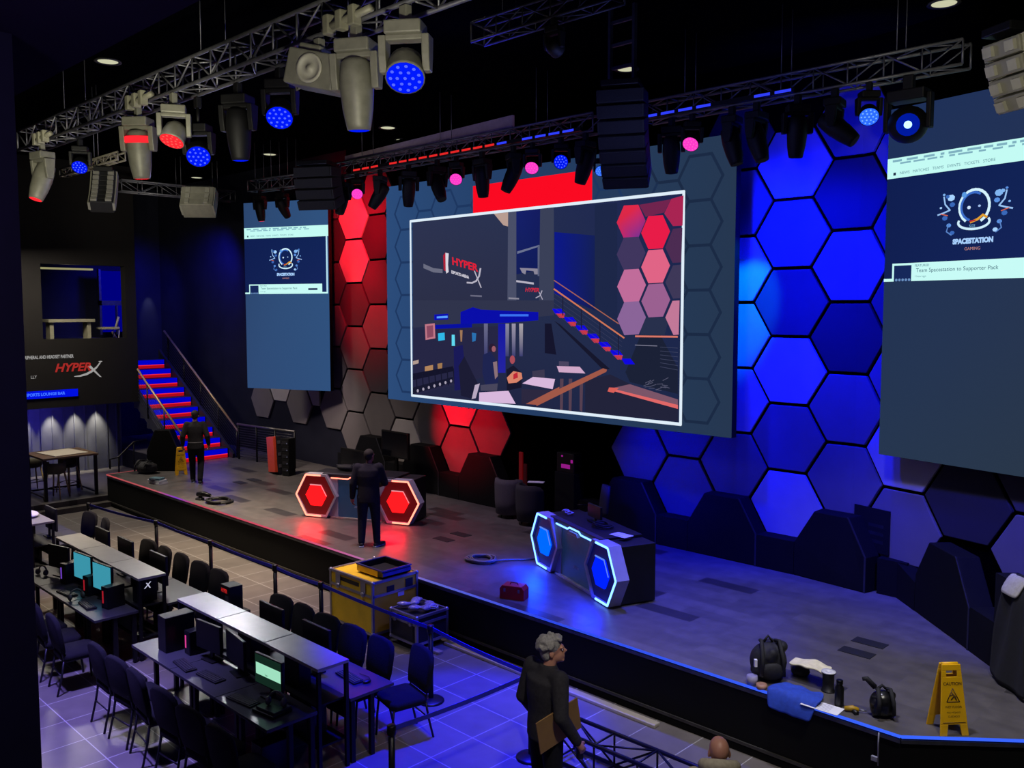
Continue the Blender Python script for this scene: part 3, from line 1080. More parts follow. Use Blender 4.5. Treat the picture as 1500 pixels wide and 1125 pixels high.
# ---- portrait screens ----------------------------------------------
def portrait(label, p0, ang, top, bg):
    W = 2.6
    z0, z1 = 2.9, top
    o = thing('led_screen', label, 'screen', (p0[0], p0[1], z0), ang, 'portrait LED walls')
    b = MB()
    b.bx((0, 0, 0), (W, .14, z1 - z0))
    MB().bx((1.2, .142, .8), (1.4, .26, z1 - z0 - .3)).build('mount_post', BLKMET, o)
    b.build('screen_cabinet', MATTE, o)
    ps = lambda u, w, off: Vector((u, -.004 - off, w - z0))
    p = Pix(ps)
    p.poly([(0, z0), (W, z0), (W, z1), (0, z1)], bg)
    p.build('plain_background', PIX, o, colors=True)
    p = Pix(ps)
    p.k = 4
    p.poly([(0, 5.38), (W - .03, 5.38), (W - .03, 6.9), (0, 6.9)], ['#122052', '#16245a', '#122456', '#101e50'])
    p.poly([(W - .075, 5.38), (W - .03, 5.38), (W - .03, 6.9), (W - .075, 6.9)], '#b8e4f4')
    p.poly([(0, 6.82), (W, 6.82), (W, 7.1), (0, 7.1)], '#c4fbf4')
    rnd = random.Random(5)
    for (y, x0, x1, hgt) in ((7.06, .08, 2.0, .015), (7.02, .2, 1.9, .012)):
        x = x0
        while x < x1:
            w = rnd.uniform(.05, .2)
            p.poly([(x, y - hgt), (x + w, y - hgt), (x + w, y + hgt), (x, y + hgt)], '#7fb0c0')
            x += w + rnd.uniform(.03, .09)
    p.word('NEWS   MATCHES   TEAMS   EVENTS   TICKETS   STORE', .055, .2, 6.865, '#5a8898')
    p.poly([(.1, 6.86), (.14, 6.86), (.14, 6.9), (.1, 6.9)], '#203048')
    # article card
    p.poly([(.13, 5.38), (W - .2, 5.38), (W - .2, 5.63), (.13, 5.63)], '#c8fbf6')
    p.poly([(0, 5.38), (.13, 5.38), (.13, 5.42), (0, 5.42)], '#c8fbf6')
    p.poly([(W - .2, 5.38), (W - .03, 5.38), (W - .03, 5.42), (W - .2, 5.42)], '#c8fbf6')
    p.poly([(.16, 5.38), (.43, 5.38), (.43, 5.6), (.16, 5.6)], '#17285a')
    for k in range(5):
        p.disc((.2 + k * .05, 5.4), .02, .02, '#6a90c0', 8)
    p.word('Team Spacestation to Supporter Pack', .075, .5, 5.5, '#2a5a70')
    p.word('FEATURED', .045, .48, 5.575, '#3a6a80')
    p.word('1 hour ago', .04, .48, 5.43, '#5a8a98')
    p.poly([(W - .62, 5.47), (W - .34, 5.47), (W - .34, 5.52), (W - .62, 5.52)], '#2a3a60')
    # emblem: helmet ring with collar and floating ornaments
    cu, cw = 1.3, 6.32
    p.ring((cu, cw), .2, .215, .035, '#d4f4ff', -60, 235)
    p.ring((cu - .01, cw), .165, .18, .03, '#3a6cc8', 60, 250)
    p.ring((cu, cw - .2), .21, .09, .03, '#d0f0ff', 165, 380)
    p.line([(cu - .04, cw - .2), (cu + .05, cw - .17), (cu + .12, cw - .12), (cu + .17, cw - .15)], .03, '#e0a030')
    p.line([(cu - .05, cw - .19), (cu + .02, cw - .18)], .02, '#c03030')
    p.word('SGS', .05, cu - .06, cw - .265, '#80b8e0')
    p.disc((cu - .07, cw - .01), .025, .022, '#d0e8ff', 8)
    p.disc((cu + .07, cw - .0), .02, .015, '#a0c0f0', 8)
    p.disc((cu - .14, cw + .16), .035, .04, '#5a9ae0', 8)
    for sgn in (-1, 1):
        for (x, y, r) in ((.32, .14, .055), (.37, .16, .03), (.42, .19, .02), (.4, -.12, .04), (.34, -.22, .035), (.29, -.32, .035), (.3, .05, .04), (.46, .02, .018)):
            p.disc((cu + sgn * x, cw + y), r, r * .8, rnd.choice(['#5a90e0', '#80b4f0', '#3a68b8', '#a8d4ff']), 7, rnd.random())
        p.line([(cu + sgn * .42, cw + .16), (cu + sgn * .4, cw + .06), (cu + sgn * .33, cw - .02), (cu + sgn * .42, cw - .05), (cu + sgn * .5, cw - .07)], .02, '#9ac4f4')
        p.line([(cu + sgn * .34, cw - .2), (cu + sgn * .37, cw - .3), (cu + sgn * .3, cw - .35)], .015, '#5a84c8')
        p.line([(cu + sgn * .36, cw - .09), (cu + sgn * .46, cw - .06)], .012, '#d86a50')
    p.word('SPACESTATION', .088, cu, cw - .47, '#a8d0ff', align='CENTER', bold=.006, sx=.88)
    p.word('GAMING', .055, cu, cw - .56, '#c08880', align='CENTER')
    p.build('web_page_image', PIX, o, colors=True)
    return o


portrait('tall LED wall at the stairs end showing a web page', (-21.47, 11.88), R(22.2), 7.75, ['#2f4a74', '#30507c', '#30527e', '#2c466e'])
portrait('tall LED wall above the yellow floor sign, web page cut off by the frame', (-5.11, 12.81), R(-14), 7.78, ['#26364f', '#2a3748', '#233256', '#1e3058'])

# ================================================================== rigging: trusses, lamps, loudspeakers
def truss(label, a, b, h=.3, r=.022, bay=.5, group=None, m=None, cat='truss', hang=3):
    a, b = Vector(a), Vector(b)
    L = (b - a).length
    d = (b - a).normalized()
    o = thing('lighting_truss' if cat == 'truss' else cat, label, cat, a, math.atan2(d.y, d.x), group)
    m = m or TRUSSM
    pos = [(-h / 2, 0), (h / 2, 0), (-h / 2, h), (h / 2, h)]
    for y, z in pos:
        MB().cyl((0, y, z), (L, y, z), r, 8).build('chord', m, o)
    lb = MB()
    n = max(1, int(L / bay))
    s = L / n
    for i in range(n):
        x0, x1 = i * s, (i + 1) * s
        xa, xb = (x0, x1) if i % 2 else (x1, x0)
        for y in (-h / 2, h / 2):
            lb.cyl((xa, y, 0), (xb, y, h), r * .5, 5)
            lb.cyl((x0, y, 0), (x0, y, h), r * .5, 5)
        for z in (0, h):
            lb.cyl((xa, -h / 2, z), (xb, h / 2, z), r * .5, 5)
        lb.cyl((x0, -h / 2, h), (x0, h / 2, h), r * .5, 5)
        lb.cyl((x0, -h / 2, 0), (x0, h / 2, 0), r * .5, 5)
    for x in (0, L):
        lb.cyl((x, -h / 2, 0), (x, -h / 2, h), r * .7, 5)
        lb.cyl((x, h / 2, 0), (x, h / 2, h), r * .7, 5)
    lb.build('lattice', m, o)
    if a.z > 4 and hang:
        for x in [L * (i + .5) / hang for i in range(hang)]:
            for y in (-h / 2, h / 2):
                MB().cyl((x, y, h + r), (x, y, 8.995 - a.z), .006, 6).build('hanging_rod', m, o)
    return o


def hangers(o_name, label, pts, zt=9.0, r=.008):
    for (x, y, z), lb in zip(pts, label):
        b = MB().cyl((x, y, z), (x, y, zt), r, 6)
        tag(b.build(o_name, TRUSSM), lb, 'cable', 'suspension cables')


T1Y, T1Z = 5.15, 7.64
truss('long box truss over the audience floor, nearest the balcony', (-16.45, T1Y, T1Z), (-3.4, T1Y, T1Z), .31, .024, .45)
T2Y, T2Z = 11.2, 7.8
truss('long box truss above the stage, between screens and loudspeakers', (-16.35, T2Y, T2Z), (-9.05, T2Y, T2Z), .28, .02, .45)
truss('box truss above the stage over the blue-lit wall', (-8.1, T2Y, T2Z), (-3.6, T2Y, T2Z), .28, .02, .45)
truss('short box truss at the far end over the stairs', (-23, 9.3, 7.96), (-23, 12.4, 7.96), .28, .02, .45)
truss('short stub of truss above the stairs-side portrait screen', (-20.0, 11.3, 7.86), (-18.3, 11.6, 7.86), .26, .02, .4)

b = MB()
b.add([(-16.3, 11.45, 8.1), (-11.2, 11.45, 8.1), (-11.2, 11.45, 8.42), (-16.3, 11.45, 8.3), (-16.3, 11.5, 8.1), (-11.2, 11.5, 8.1), (-11.2, 11.5, 8.42), (-16.3, 11.5, 8.3)],
      [(0, 1, 2, 3), (7, 6, 5, 4), (0, 4, 5, 1), (3, 2, 6, 7), (0, 3, 7, 4), (1, 5, 6, 2)])
o = b.build('hanging_drape', mat('drape_grey', '#b09aa8', .9, 0, .1))
tag(o, 'flat grey border cloth above the stage truss', 'drape')


def red_blue_batten(x0, x1, label, cols):
    o = thing('led_batten', label, 'light', (x0, T2Y - .225, T2Z + .03))
    MB().bx((0, -.04, -.03), (x1 - x0, .02, .03)).build('housing', HOUSD, o)
    ms_ = [glow('batten_' + c, {'red': (.75, .02, .02), 'blue': (.03, .05, .95)}[c], 1) for c in cols]
    n = int((x1 - x0) / .3)
    for i in range(n):
        if random.random() < .75:
            MB().bx((i * .3 + .03, -.045, -.018), (i * .3 + .26, -.0405, .018)).build('led_strip', ms_[0 if len(cols) == 1 or i < n * .7 else 1], o)
    MB().bx((.1, .0, .0), (.16, .05, .06)).build('mount_clamp', HOUSD, o)


red_blue_batten(-15.3, -9.2, 'row of red and blue LED battens along the stage truss', ['red', 'blue'])
red_blue_batten(-8.0, -5.6, 'row of blue LED battens along the truss over the blue wall', ['blue'])

LENS = {c: glow('lens_' + c, v, s) for c, v, s in (('red', (1, .02, .03), 1.2), ('blue', (0, .01, 1), 1.0), ('magenta', (.9, .04, .55), 1.1), ('azure', (.02, .12, 1), 1.3), ('star', (.25, .45, 1), 3.0), ('off', (.004, .004, .006), 1))}
DOTS = {'blue': glow('dots_blue', (.08, .12, 1), 1.2), 'red': glow('dots_red', (1, .1, .08), 1.2), 'magenta': glow('dots_pink', (1, .1, .5), 1.2), 'azure': glow('dots_azure', (.15, .35, 1), 1.4), 'off': LENS['off'], 'star': LENS['star']}


def rodr(tilt, pan):
    return Matrix.Rotation(pan, 3, 'Z') @ Matrix.Rotation(tilt, 3, 'X')


def moving_head(label, x, y, z, kind, col, tilt=0.0, pan=0.0, s=1.0, m=None, ring=None, drop=0.0, aim=None):
    s *= .84
    """hangs from a chord at (x,y,z). kind: 'spot' long tapered head, 'wash' short wide head with lens plate"""
    m = m or HOUS
    o = thing('moving_head_lamp', label, 'stage light', (x, y, z), 0)
    MB().bx((-.05 * s, -.035, -.12 * s), (.05 * s, .035, .03)).build('mount_clamp', m, o, .008)
    P3 = Matrix.Rotation(pan, 3, 'Z')
    hz = -.12 * s - drop
    b = MB()
    b.box((0, 0, hz - .06 * s), (.34 * s, .26 * s, .12 * s), P3)
    b.build('base_box', m, o, .015)
    if drop:
        MB().cyl((0, 0, hz), (0, 0, -.1), .02, 8).build('drop_pipe', m, o)
    b = MB()
    b.box((0, 0, hz - .14 * s), (.36 * s, .14 * s, .05 * s), P3)
    for sx in (-1, 1):
        arm = MB()
        c = P3 @ Vector((sx * .2 * s, 0, 0))
        b.rings([[Vector((c.x, c.y, hz - zz * s)) + P3 @ Vector((ax * .035 * s, ay * wd * s, 0)) for ax, ay in ((-1, -1), (1, -1), (1, 1), (-1, 1))] for zz, wd in ((.12, .09), (.3, .075), (.44, .05))], True, False)
    b.build('yoke', m, o, .01)
    q = P3 @ Matrix.Rotation(tilt, 3, 'X')
    hc = Vector((0, 0, hz - .4 * s))
    if aim is not None:
        q = (Vector(aim) - Vector((x, y, z)) - hc).to_track_quat('-Z', 'Y').to_matrix()
    TM = Matrix.Translation(hc) @ q.to_4x4()
    b = MB()
    b.T = TM
    if kind == 'spot':
        b.lathe([(.09 * s, .24 * s), (.135 * s, .2 * s), (.15 * s, .08 * s), (.155 * s, -.04 * s), (.14 * s, -.22 * s), (.115 * s, -.36 * s), (.105 * s, -.4 * s)], seg=16)
        h = b.build('lamp_head', m, o)
        b = MB()
        b.T = TM
        b.lathe([(.095 * s, -.402 * s), (.06 * s, -.409 * s)], seg=16)
        b.build('lens', LENS[col], h, label='%s glowing lens' % col if col != 'off' else None)
    else:
        b.lathe([(.1 * s, .16 * s), (.15 * s, .1 * s), (.17 * s, 0), (.175 * s, -.1 * s), (.18 * s, -.13 * s)], seg=18)
        h = b.build('lamp_head', m, o)
        b = MB()
        b.T = TM
        b.lathe([(.168 * s, -.132 * s), (.1 * s, -.136 * s)], seg=18)
        b.cur = 1
        for rr, nn in ((0, 1), (.07, 6), (.13, 11)):
            for i in range(nn):
                a = 2 * PI * i / nn
                b.ell((rr * s * math.cos(a), rr * s * math.sin(a), -.138 * s), (.017 * s, .017 * s, .006 * s), 6, 4)
        b.build('lens', [LENS[col], DOTS[col]], h, label='%s lens plate of many LEDs' % col)
    if ring:
        b = MB()
        b.T = TM
        b.lathe([(.158 * s, .16 * s), (.172 * s, .15 * s), (.172 * s, .08 * s), (.158 * s, .07 * s)], seg=16)
        b.build('lit_ring', LENS[ring], h)
    return o


def at1(px, py=120):
    return on_y(px, py, T1Y - .155).x


def at2(px, py=180):
    return on_y(px, py, T2Y - .14).x


z1, z2 = T1Z - .056, T2Z - .052
y1f, y1b, y2f = T1Y - .155, T1Y + .155, T2Y - .14
# fixtures on the audience truss
moving_head('moving head lamp with red lens at the far end of the audience truss', at1(62, 230), y1f, z1, 'spot', 'red', R(-20), R(10), 1.15)
moving_head('pale moving head lamp with glowing red ring, third along the audience truss', at1(203, 200), y1f, z1, 'spot', 'red', R(8), R(40), 1.15, ring='red')
moving_head('round pale lamp with small red lens beside the red ringed lamp', at1(255, 180), y1f, z1, 'wash', 'red', R(20), R(60), 1.0, drop=.02, aim=(-9.5, 2.5, 2))
moving_head('tall pale moving head lamp with blue lens next to the fan box', at1(522, 80), y1f, z1, 'spot', 'blue', R(6), R(30), 1.2)
moving_head('wash lamp with big dotted blue lens plate, nearest along the audience truss', at1(594, 40), y1f, z1, 'wash', 'blue', R(28), R(35), 1.15, aim=(-2.6, 1.5, .5))
for px, py, lb in ((290, 172, 'dark wash lamp with blue dotted lens behind the round red lamp'), (410, 133, 'dark wash lamp with blue dotted lens beyond the fan box')):
    moving_head(lb, on_y(px, py, y1b).x, y1b, z1, 'wash', 'blue', R(32), R(38), 1.0, HOUSD, aim=(-3.5, 1.0, 0), drop=.0 if px == 410 else .2)
moving_head('dark moving head lamp with blue lens, hanging low in the middle of the audience truss', on_y(350, 215, y1b).x, y1b, z1, 'spot', 'blue', R(5), R(30), 1.1, HOUSD)
moving_head('dark moving head lamp with faint blue glow behind the far end lamp', on_y(118, 235, y1b).x, y1b, z1, 'wash', 'blue', R(35), R(60), .8, HOUSD, aim=(-10, 2, 2))

o = thing('effect_projector', 'pale box shaped effect projector with round fan on its side', 'stage light', (at1(468, 82), y1f, z1))
MB().bx((-.04, -.04, -.12), (.04, .04, .02)).build('mount_clamp', HOUS, o, .006)
q = Matrix.Rotation(R(25), 3, 'Z') @ Matrix.Rotation(R(14), 3, 'Y')
b = MB()
b.T = Matrix.Translation((0, 0, -.3)) @ q.to_4x4()
b.box((0, 0, 0), (.55, .36, .34))
b.box((-.1, 0, .2), (.25, .2, .08))
body = b.build('lamp_body', HOUS, o, .02)
b = MB()
b.T = Matrix.Translation((0, 0, -.3)) @ q.to_4x4()
b.lathe([(.14, .181), (.14, .2), (.11, .2), (.105, .185), (.03, .185), (.03, .2)], seg=20, axis=Euler((PI / 2, 0, 0)))
b.build('fan_grille', mat('fan_pale', '#a6a496', .5, 0, .1), body)
MB().tube([(-.3, -.05, -.2), (-.36, -.05, -.3), (-.33, -.05, -.42), (-.26, -.05, -.4)], .012, 6).build('cable', HOUS, o)

# clamps and warm lit brackets over the lamps
for px, lb in ((62, 'at the far end'), (203, 'over the red ringed lamp'), (500, 'over the tall pale lamp')):
    x = at1(px, 150)
    o = thing('truss_bracket', 'pale clamp bracket bolted to the audience truss ' + lb, 'bracket', (x + .22, y1f - .1, z1 + .09), 0, 'truss brackets')
    MB().tube([(-.35, 0, -.05), (.4, 0, -.02)], .035, 10).build('mount_pipe', mat('bracket_pale', '#8c8a78', .5, .1, .15), o)
    for k in (-.3, -.1, .1):
        MB().bx((k, -.05, -.12), (k + .09, .05, .06)).build('clamp_jaw', _M['bracket_pale'], o, .012)

# fixtures on the stage truss
SPEC2 = [(500, 'spot', 'off', 20, 200), (522, 'wash', 'magenta', 35, 30), (556, 'spot', 'off', 35, 120), (598, 'spot', 'off', 15, 60), (640, 'spot', 'off', -30, 80), (668, 'wash', 'magenta', 30, 20),
         (706, 'spot', 'off', 5, 0), (752, 'spot', 'off', 25, 150), (780, 'wash', 'magenta', 20, 30), (822, 'wash', 'blue', 52, 44), (858, 'spot', 'off', 20, 90),
         (984, 'spot', 'off', 15, 30), (1014, 'wash', 'magenta', 35, 44), (1072, 'spot', 'off', -15, 100), (1108, 'spot', 'off', -18, 90), (1168, 'spot', 'off', 10, 40), (1222, 'spot', 'off', -50, 100),
         (1272, 'wash', 'azure', 40, 44)]
ORD2 = ORD + ['thirteenth']
ia = ib = 0
for px, kd, cl, ti, pa in SPEC2:
    if px < 900:
        lb = 'black %s%s lamp, %s from the stairs end of the stage truss' % ({'off': 'unlit', 'magenta': 'magenta lit', 'blue': 'blue lit', 'azure': 'azure lit'}[cl], ' moving head' if kd == 'spot' else ' wash', ORD2[ia])
        ia += 1
    else:
        lb = 'black %s%s lamp, %s along the truss over the blue wall' % ({'off': 'unlit', 'magenta': 'magenta lit', 'blue': 'blue lit', 'azure': 'azure lit'}[cl], ' moving head' if kd == 'spot' else ' wash', ORD2[ib])
        ib += 1
    moving_head(lb, at2(px), y2f, z2, kd, cl, R(ti), R(pa), 1.0 if kd == 'spot' else .8, HOUSD, aim={'magenta': (-5, 3, 0), 'blue': (-2, 2, 3.5), 'azure': (-1, 4, 1.5)}.get(cl))
# bright round lamp near the portrait screen
o = thing('moving_head_lamp', 'big round black lamp with starlike blue white beam beside the portrait screen', 'stage light', (at2(1330), y2f, z2))
MB().bx((-.06, -.05, -.15), (.06, .05, .03)).build('mount_clamp', HOUSD, o, .01)
b = MB()
b.bx((-.22, -.13, -.28), (.22, .13, -.15))
b.bx((-.28, -.06, -.62), (-.22, .06, -.2))
b.bx((.22, -.06, -.62), (.28, .06, -.2))
b.build('yoke', HOUSD, o, .015)
h = MB().ell((0, 0, -.55), (.23, .24, .22), 20, 12).build('lamp_head', HOUSD, o)
v = (Vector((0, 0, 5)) - Vector((at2(1330), y2f, z2 - .55))).normalized()
b = MB()
b.T = Matrix.Translation(Vector((0, 0, -.55)) + v * .2) @ v.to_track_quat('Z', 'Y').to_matrix().to_4x4()
b.lathe([(.13, .0), (.13, .03), (.1, .035)], seg=18)
b.cur = 1
b.lathe([(.045, .036), (.035, .045)], seg=14)
b.build('lens', [glow('lens_deep', (0, .01, .35), 1), LENS['star']], h)
for px, cl, lb in ((876, 'azure', 'small blue lit lamp hanging just beside the centre loudspeaker column'),):
    moving_head(lb, on_y(px, 250, 11.0).x, y2f, z2, 'wash', 'azure', R(55), R(44), .55, HOUSD, drop=.35, aim=(0, 0, 3))
for px, cl, ti in ((392, 'red', 10), (428, 'red', 40)):
    x = -19.55 if px == 392 else -18.75
    moving_head('dark lamp with small red lens on the stub truss, %s' % ('towards the stairs' if px == 392 else 'towards the main screen'), x, 11.25 if px == 392 else 11.38, 7.808, 'spot', 'red', R(ti), R(20), .9, HOUSD)

tz = on_y(800, 34, 8.2)
truss('dark truss lit faintly blue near the ceiling, balcony side of the centre loudspeakers', (on_y(700, 40, 8.2).x, 8.2, tz.z), (on_y(905, 40, 8.2).x, 8.2, tz.z), .24, .018, .45, None, mat('truss_dark', '#2c2c34', .5, .4, .2), hang=2)
moving_head('dark wash lamp with blue glow on the faintly lit ceiling truss', on_y(812, 20, 8.08).x, 8.08, tz.z - .05, 'wash', 'blue', 0, 0, .7, HOUSD, aim=(-9, 20, 6))

# ---- loudspeaker arrays --------------------------------------------
SPK = mat('speaker_black', '#0e0e10', .7, 0, .15)
GRL = mat('speaker_grille', '#151517', .8, .2, .3, 90, .4)


def line_array(label, top, n, w, h, d, heading, curve=6.0, m=None, start=0.0, back=False):
    """curved column of cabinets hanging under top; heading = where the front looks"""
    m = m or SPK
    o = thing('line_array_speaker', label, 'loudspeaker', top, heading - PI / 2)
    MB().bx((-w * .4, -.1, -.08), (w * .4, .35, .0)).build('mount_frame', BLKMET, o, .01)
    p, a = Vector((0, .1, -.1)), R(start)
    for i in range(n):
        q = Matrix.Rotation(-a, 3, 'X')
        down = q @ Vector((0, 0, -1))
        c = p + down * h / 2
        b = MB()
        b.T = Matrix.Translation(c) @ q.to_4x4()
        b.prism([(-w / 2, -h * .48), (w / 2, -h * .48), (w / 2, h * .48), (-w / 2, h * .48)], -d / 2, d / 2)
        cb = b.build('cabinet', m, o, .012)
        b = MB()
        b.T = Matrix.Translation(c) @ q.to_4x4()
        b.bx((-w * .46, d / 2 + .002, -h * .42), (w * .46, d / 2 + .012, h * .42))
        b.build('grille', GRL, cb)
        if back:
            for sx in (-1, 1):
                b = MB()
                b.T = Matrix.Translation(c) @ q.to_4x4()
                b.bx((sx * w * .3 - .05, -d / 2 - .04, -h * .3), (sx * w * .3 + .05, -d / 2 - .002, h * .3))
                b.bx((sx * w * .5 - .02, -d * .4, -h * .5), (sx * w * .5 + .02, d * .3, h * .5))
                b.build('rear_rib', mat('array_rib', '#8a887a', .5, .1, .1), cb)
        p = p + down * h
        a += R(curve)
    return o


FW = R(-60)
pc = on_y(905, 120, 9.6)
line_array('large black loudspeaker array hanging in front of the main screen', (pc.x + .1, 9.6, 7.95), 7, .62, .175, .42, R(-62), 7, None, 4)
b = MB()
for sx in (-.2, .2):
    b.bx((pc.x + sx - .02, 9.66, 8.02), (pc.x + sx + .02, 9.72, 9.0))
for z in (8.2, 8.5, 8.8):
    b.bx((pc.x - .2, 9.67, z), (pc.x + .2, 9.71, z + .04))
o = b.build('hanging_ladder_frame', mat('frame_grey', '#3a3a3c', .5, .4))
tag(o, 'dark ladder frame holding the big centre loudspeaker array', 'frame')
pr = on_y(1468, 38, 9.0)
line_array('pale ribbed loudspeaker array at the ceiling near the cut-off portrait screen', (pr.x + .02, 9.0, pr.z), 4, .42, .155, .3, R(60), -5, mat('array_pale', '#6a685c', .5, .1, .1), -12, True)
pl = on_y(468, 245, 9.9)
line_array('black loudspeaker array hanging beside the stairs-side portrait screen', (pl.x, 9.9, pl.z + .08), 4, .8, .19, .45, R(-60), 7, None, 4)
pl = on_y(292, 280, 10.2)
line_array('pale ribbed loudspeaker cluster below the far truss', (pl.x, 10.2, pl.z + .12), 3, .75, .2, .45, R(140), 9, mat('array_pale2', '#7a786a', .5, .1, .12), 20, True)
pl = on_y(152, 245, 6.4)
hangers('hanging_cable', ['thin steel cable holding the hanging bar, pillar side', 'thin steel cable holding the hanging bar, stage side'], [(on_y(137, 200, 6.4).x, 6.4, pl.z + .03), (on_y(143, 200, 6.4).x, 6.4, pl.z + .03)])
line_array('slim pale loudspeaker array like a ladder under the hanging bar', (pl.x, 6.4, pl.z), 7, .4, .115, .22, R(150), 4, SPK, 24, True)
o = truss('pale hanging bar of truss carrying the slim loudspeaker array', (on_y(92, 240, 6.4).x, 6.4, pl.z + .04), (on_y(178, 228, 6.4).x, 6.4, pl.z + .04), .13, .018, .3, None, mat('bar_pale', '#8a8474', .5, .3, .15), hang=0)

# ---- ceiling downlights --------------------------------------------
DL = glow('downlight_glow', '#c8c8a8', 1.0)
for i, (px, py, lb) in enumerate(((158, 90, 'above the audience truss'), (568, 187, 'above the grey border cloth'), (395, 226, 'above the stairs-side portrait screen'), (288, 260, 'farthest over the stairs'),
                                  (918, 101, 'beside the centre loudspeakers'), (1383, 5, 'nearest above the portrait screen end'), (590, 205, 'just above the stage truss'))):
    c = on_z(px, py, 8.985)
    o = thing('ceiling_downlight', 'round warm downlight in the black ceiling ' + lb, 'light', c, 0, 'ceiling downlights')
    MB().lathe([(.2, .012), (.21, -.012), (.17, -.012), (.16, .0)], seg=20).build('rim', mat('rim_grey', '#3c3c38', .5, 0, .1), o)
    MB().lathe([(.155, -.004), (.1, -.008)], seg=20).build('lamp_disc', DL, o)

# ================================================================== caster desks on the stage
GREYP = mat('desk_grey', '#a8a6b0', .5, .1, .06)
DNAVY = mat('desk_panel_navy', '#2a4866', .35, .1, .1, emit='#0e1c2c', es=1.0)  # faint emission put in to brighten the panel, which is no lamp
DBLK = mat('desk_black', '#111114', .5, 0, .15)


def hexpts(c, r, rz_=None, z=0.45):
    k = (rz_ or r) / r
    return [(c + r * math.cos(a * PI / 3), z + k * r * math.sin(a * PI / 3)) for a in range(6)]


def caster_desk(label, loc, rz, colname, line, core, back, face):
    """local: front looks along -y, hexagon ends at x = +-.93"""
    o = thing('caster_desk', label, 'desk', loc, rz, 'hexagon ended caster desks')
    MB().bx((-.8, .1, .86), (.8, .72, .9)).build('desktop', DBLK, o, .008)
    b = MB()
    b.bx((-.46, .04, .03), (.46, .1, .79))
    b.build('front_panel', DNAVY, o)
    for s in (-1, 1):
        MB().bx((s * .66, .02, .02), (s * .462, .12, .79)).build('front_upright', GREYP, o, .006)
        MB().bx((s * 1.16, .145, .02), (s * .8, .72, .858)).build('end_cabinet', DBLK, o, .01)
    MB().bx((-.62, -.01, .0), (.62, .1, .035)).build('kick_plate', mat('kick_pale', '#a8a894', .5, .2), o, .004)
    b = MB()
    b.bx((-.66, .02, .792), (.66, .14, .87))
    b.bx((-.8, .0, .872), (.8, .098, .9))
    b.build('top_beam', mat('desk_beam', '#3a3840', .5, .1), o, .006)
    b = MB()
    for s in (-1, 1):
        pts = [(s * .6, .815), (s * .22, .815), (s * .15, .85), (0, .85)]
        for i in range(3):
            a, c = Vector((pts[i][0], 0, pts[i][1])), Vector((pts[i + 1][0], 0, pts[i + 1][1]))
            b.tube([a + Vector((0, .008, 0)), c + Vector((0, .008, 0))], .013, 6)
    b.build('led_line', line, o)
    MB().prism([(-.16, .76), (.16, .76), (.12, .81), (-.12, .81)], -.02, .03).build('badge_plate', GREYP, o)
    b = MB()
    for k in range(3):
        b.add([Vector(q) for q in ((-.1 + k * .07, .035, .24), (-.04 + k * .07, .035, .24), (-.02 + k * .07, .035, .28), (-.08 + k * .07, .035, .28))], [(0, 1, 2, 3)])
    b.text('X', .1, lambda u, w: (-.03 + u, .034, .225 + w))
    b.build('panel_mark', mat('mark_pale', '#7a8aa0', .5), o)
    for s in (-1, 1):
        c = s * .92
        ho = hexpts(c, .48, .5)
        b = MB()
        hi_ = hexpts(c, .43, .45)
        for i in range(6):
            k = (i + 1) % 6
            b.add([(ho[i][0], -.06, ho[i][1]), (ho[k][0], -.06, ho[k][1]), (hi_[k][0], -.06, hi_[k][1]), (hi_[i][0], -.06, hi_[i][1]),
                   (ho[i][0], .14, ho[i][1]), (ho[k][0], .14, ho[k][1]), (hi_[k][0], -.03, hi_[k][1]), (hi_[i][0], -.03, hi_[i][1])],
                  [(0, 1, 2, 3), (0, 4, 5, 1), (3, 2, 6, 7)])
        hf = b.build('hexagon_end', GREYP, o)
        b = MB()
        b.prism(hexpts(c, .44, .46), -.03, .1)
        b.build('hexagon_face', back, hf)
        b = MB()
        ins = hexpts(c, .455, .475)
        seq = [2, 1, 0, 5, 4] if s > 0 else [1, 2, 3, 4, 5]
        pp = [Vector((ins[i][0], -.064, ins[i][1])) for i in seq]
        pp[0] = pp[1] + (pp[0] - pp[1]) * .75
        pp[-1] = pp[-2] + (pp[-1] - pp[-2]) * .75
        for i in range(4):
            b.tube([pp[i], pp[i + 1]], .017, 6)
        b.build('led_line', line, hf)
        b = MB()
        b.prism(hexpts(c - s * .0, .24), -.06, -.03)
        b.build('hexagon_lamp', core[(s + 1) // 2], hf, label='glowing %s centre hexagon' % colname)
        b = MB()
        q = hexpts(c, .25)
        b.tube([(q[2][0], -.065, q[2][1]), (q[1][0], -.065, q[1][1])], .012, 6)
        b.tube([(q[1][0], -.065, q[1][1]), (q[0][0], -.065, q[0][1])], .008, 6)
        b.build('lamp_rim', face, hf)
    return o


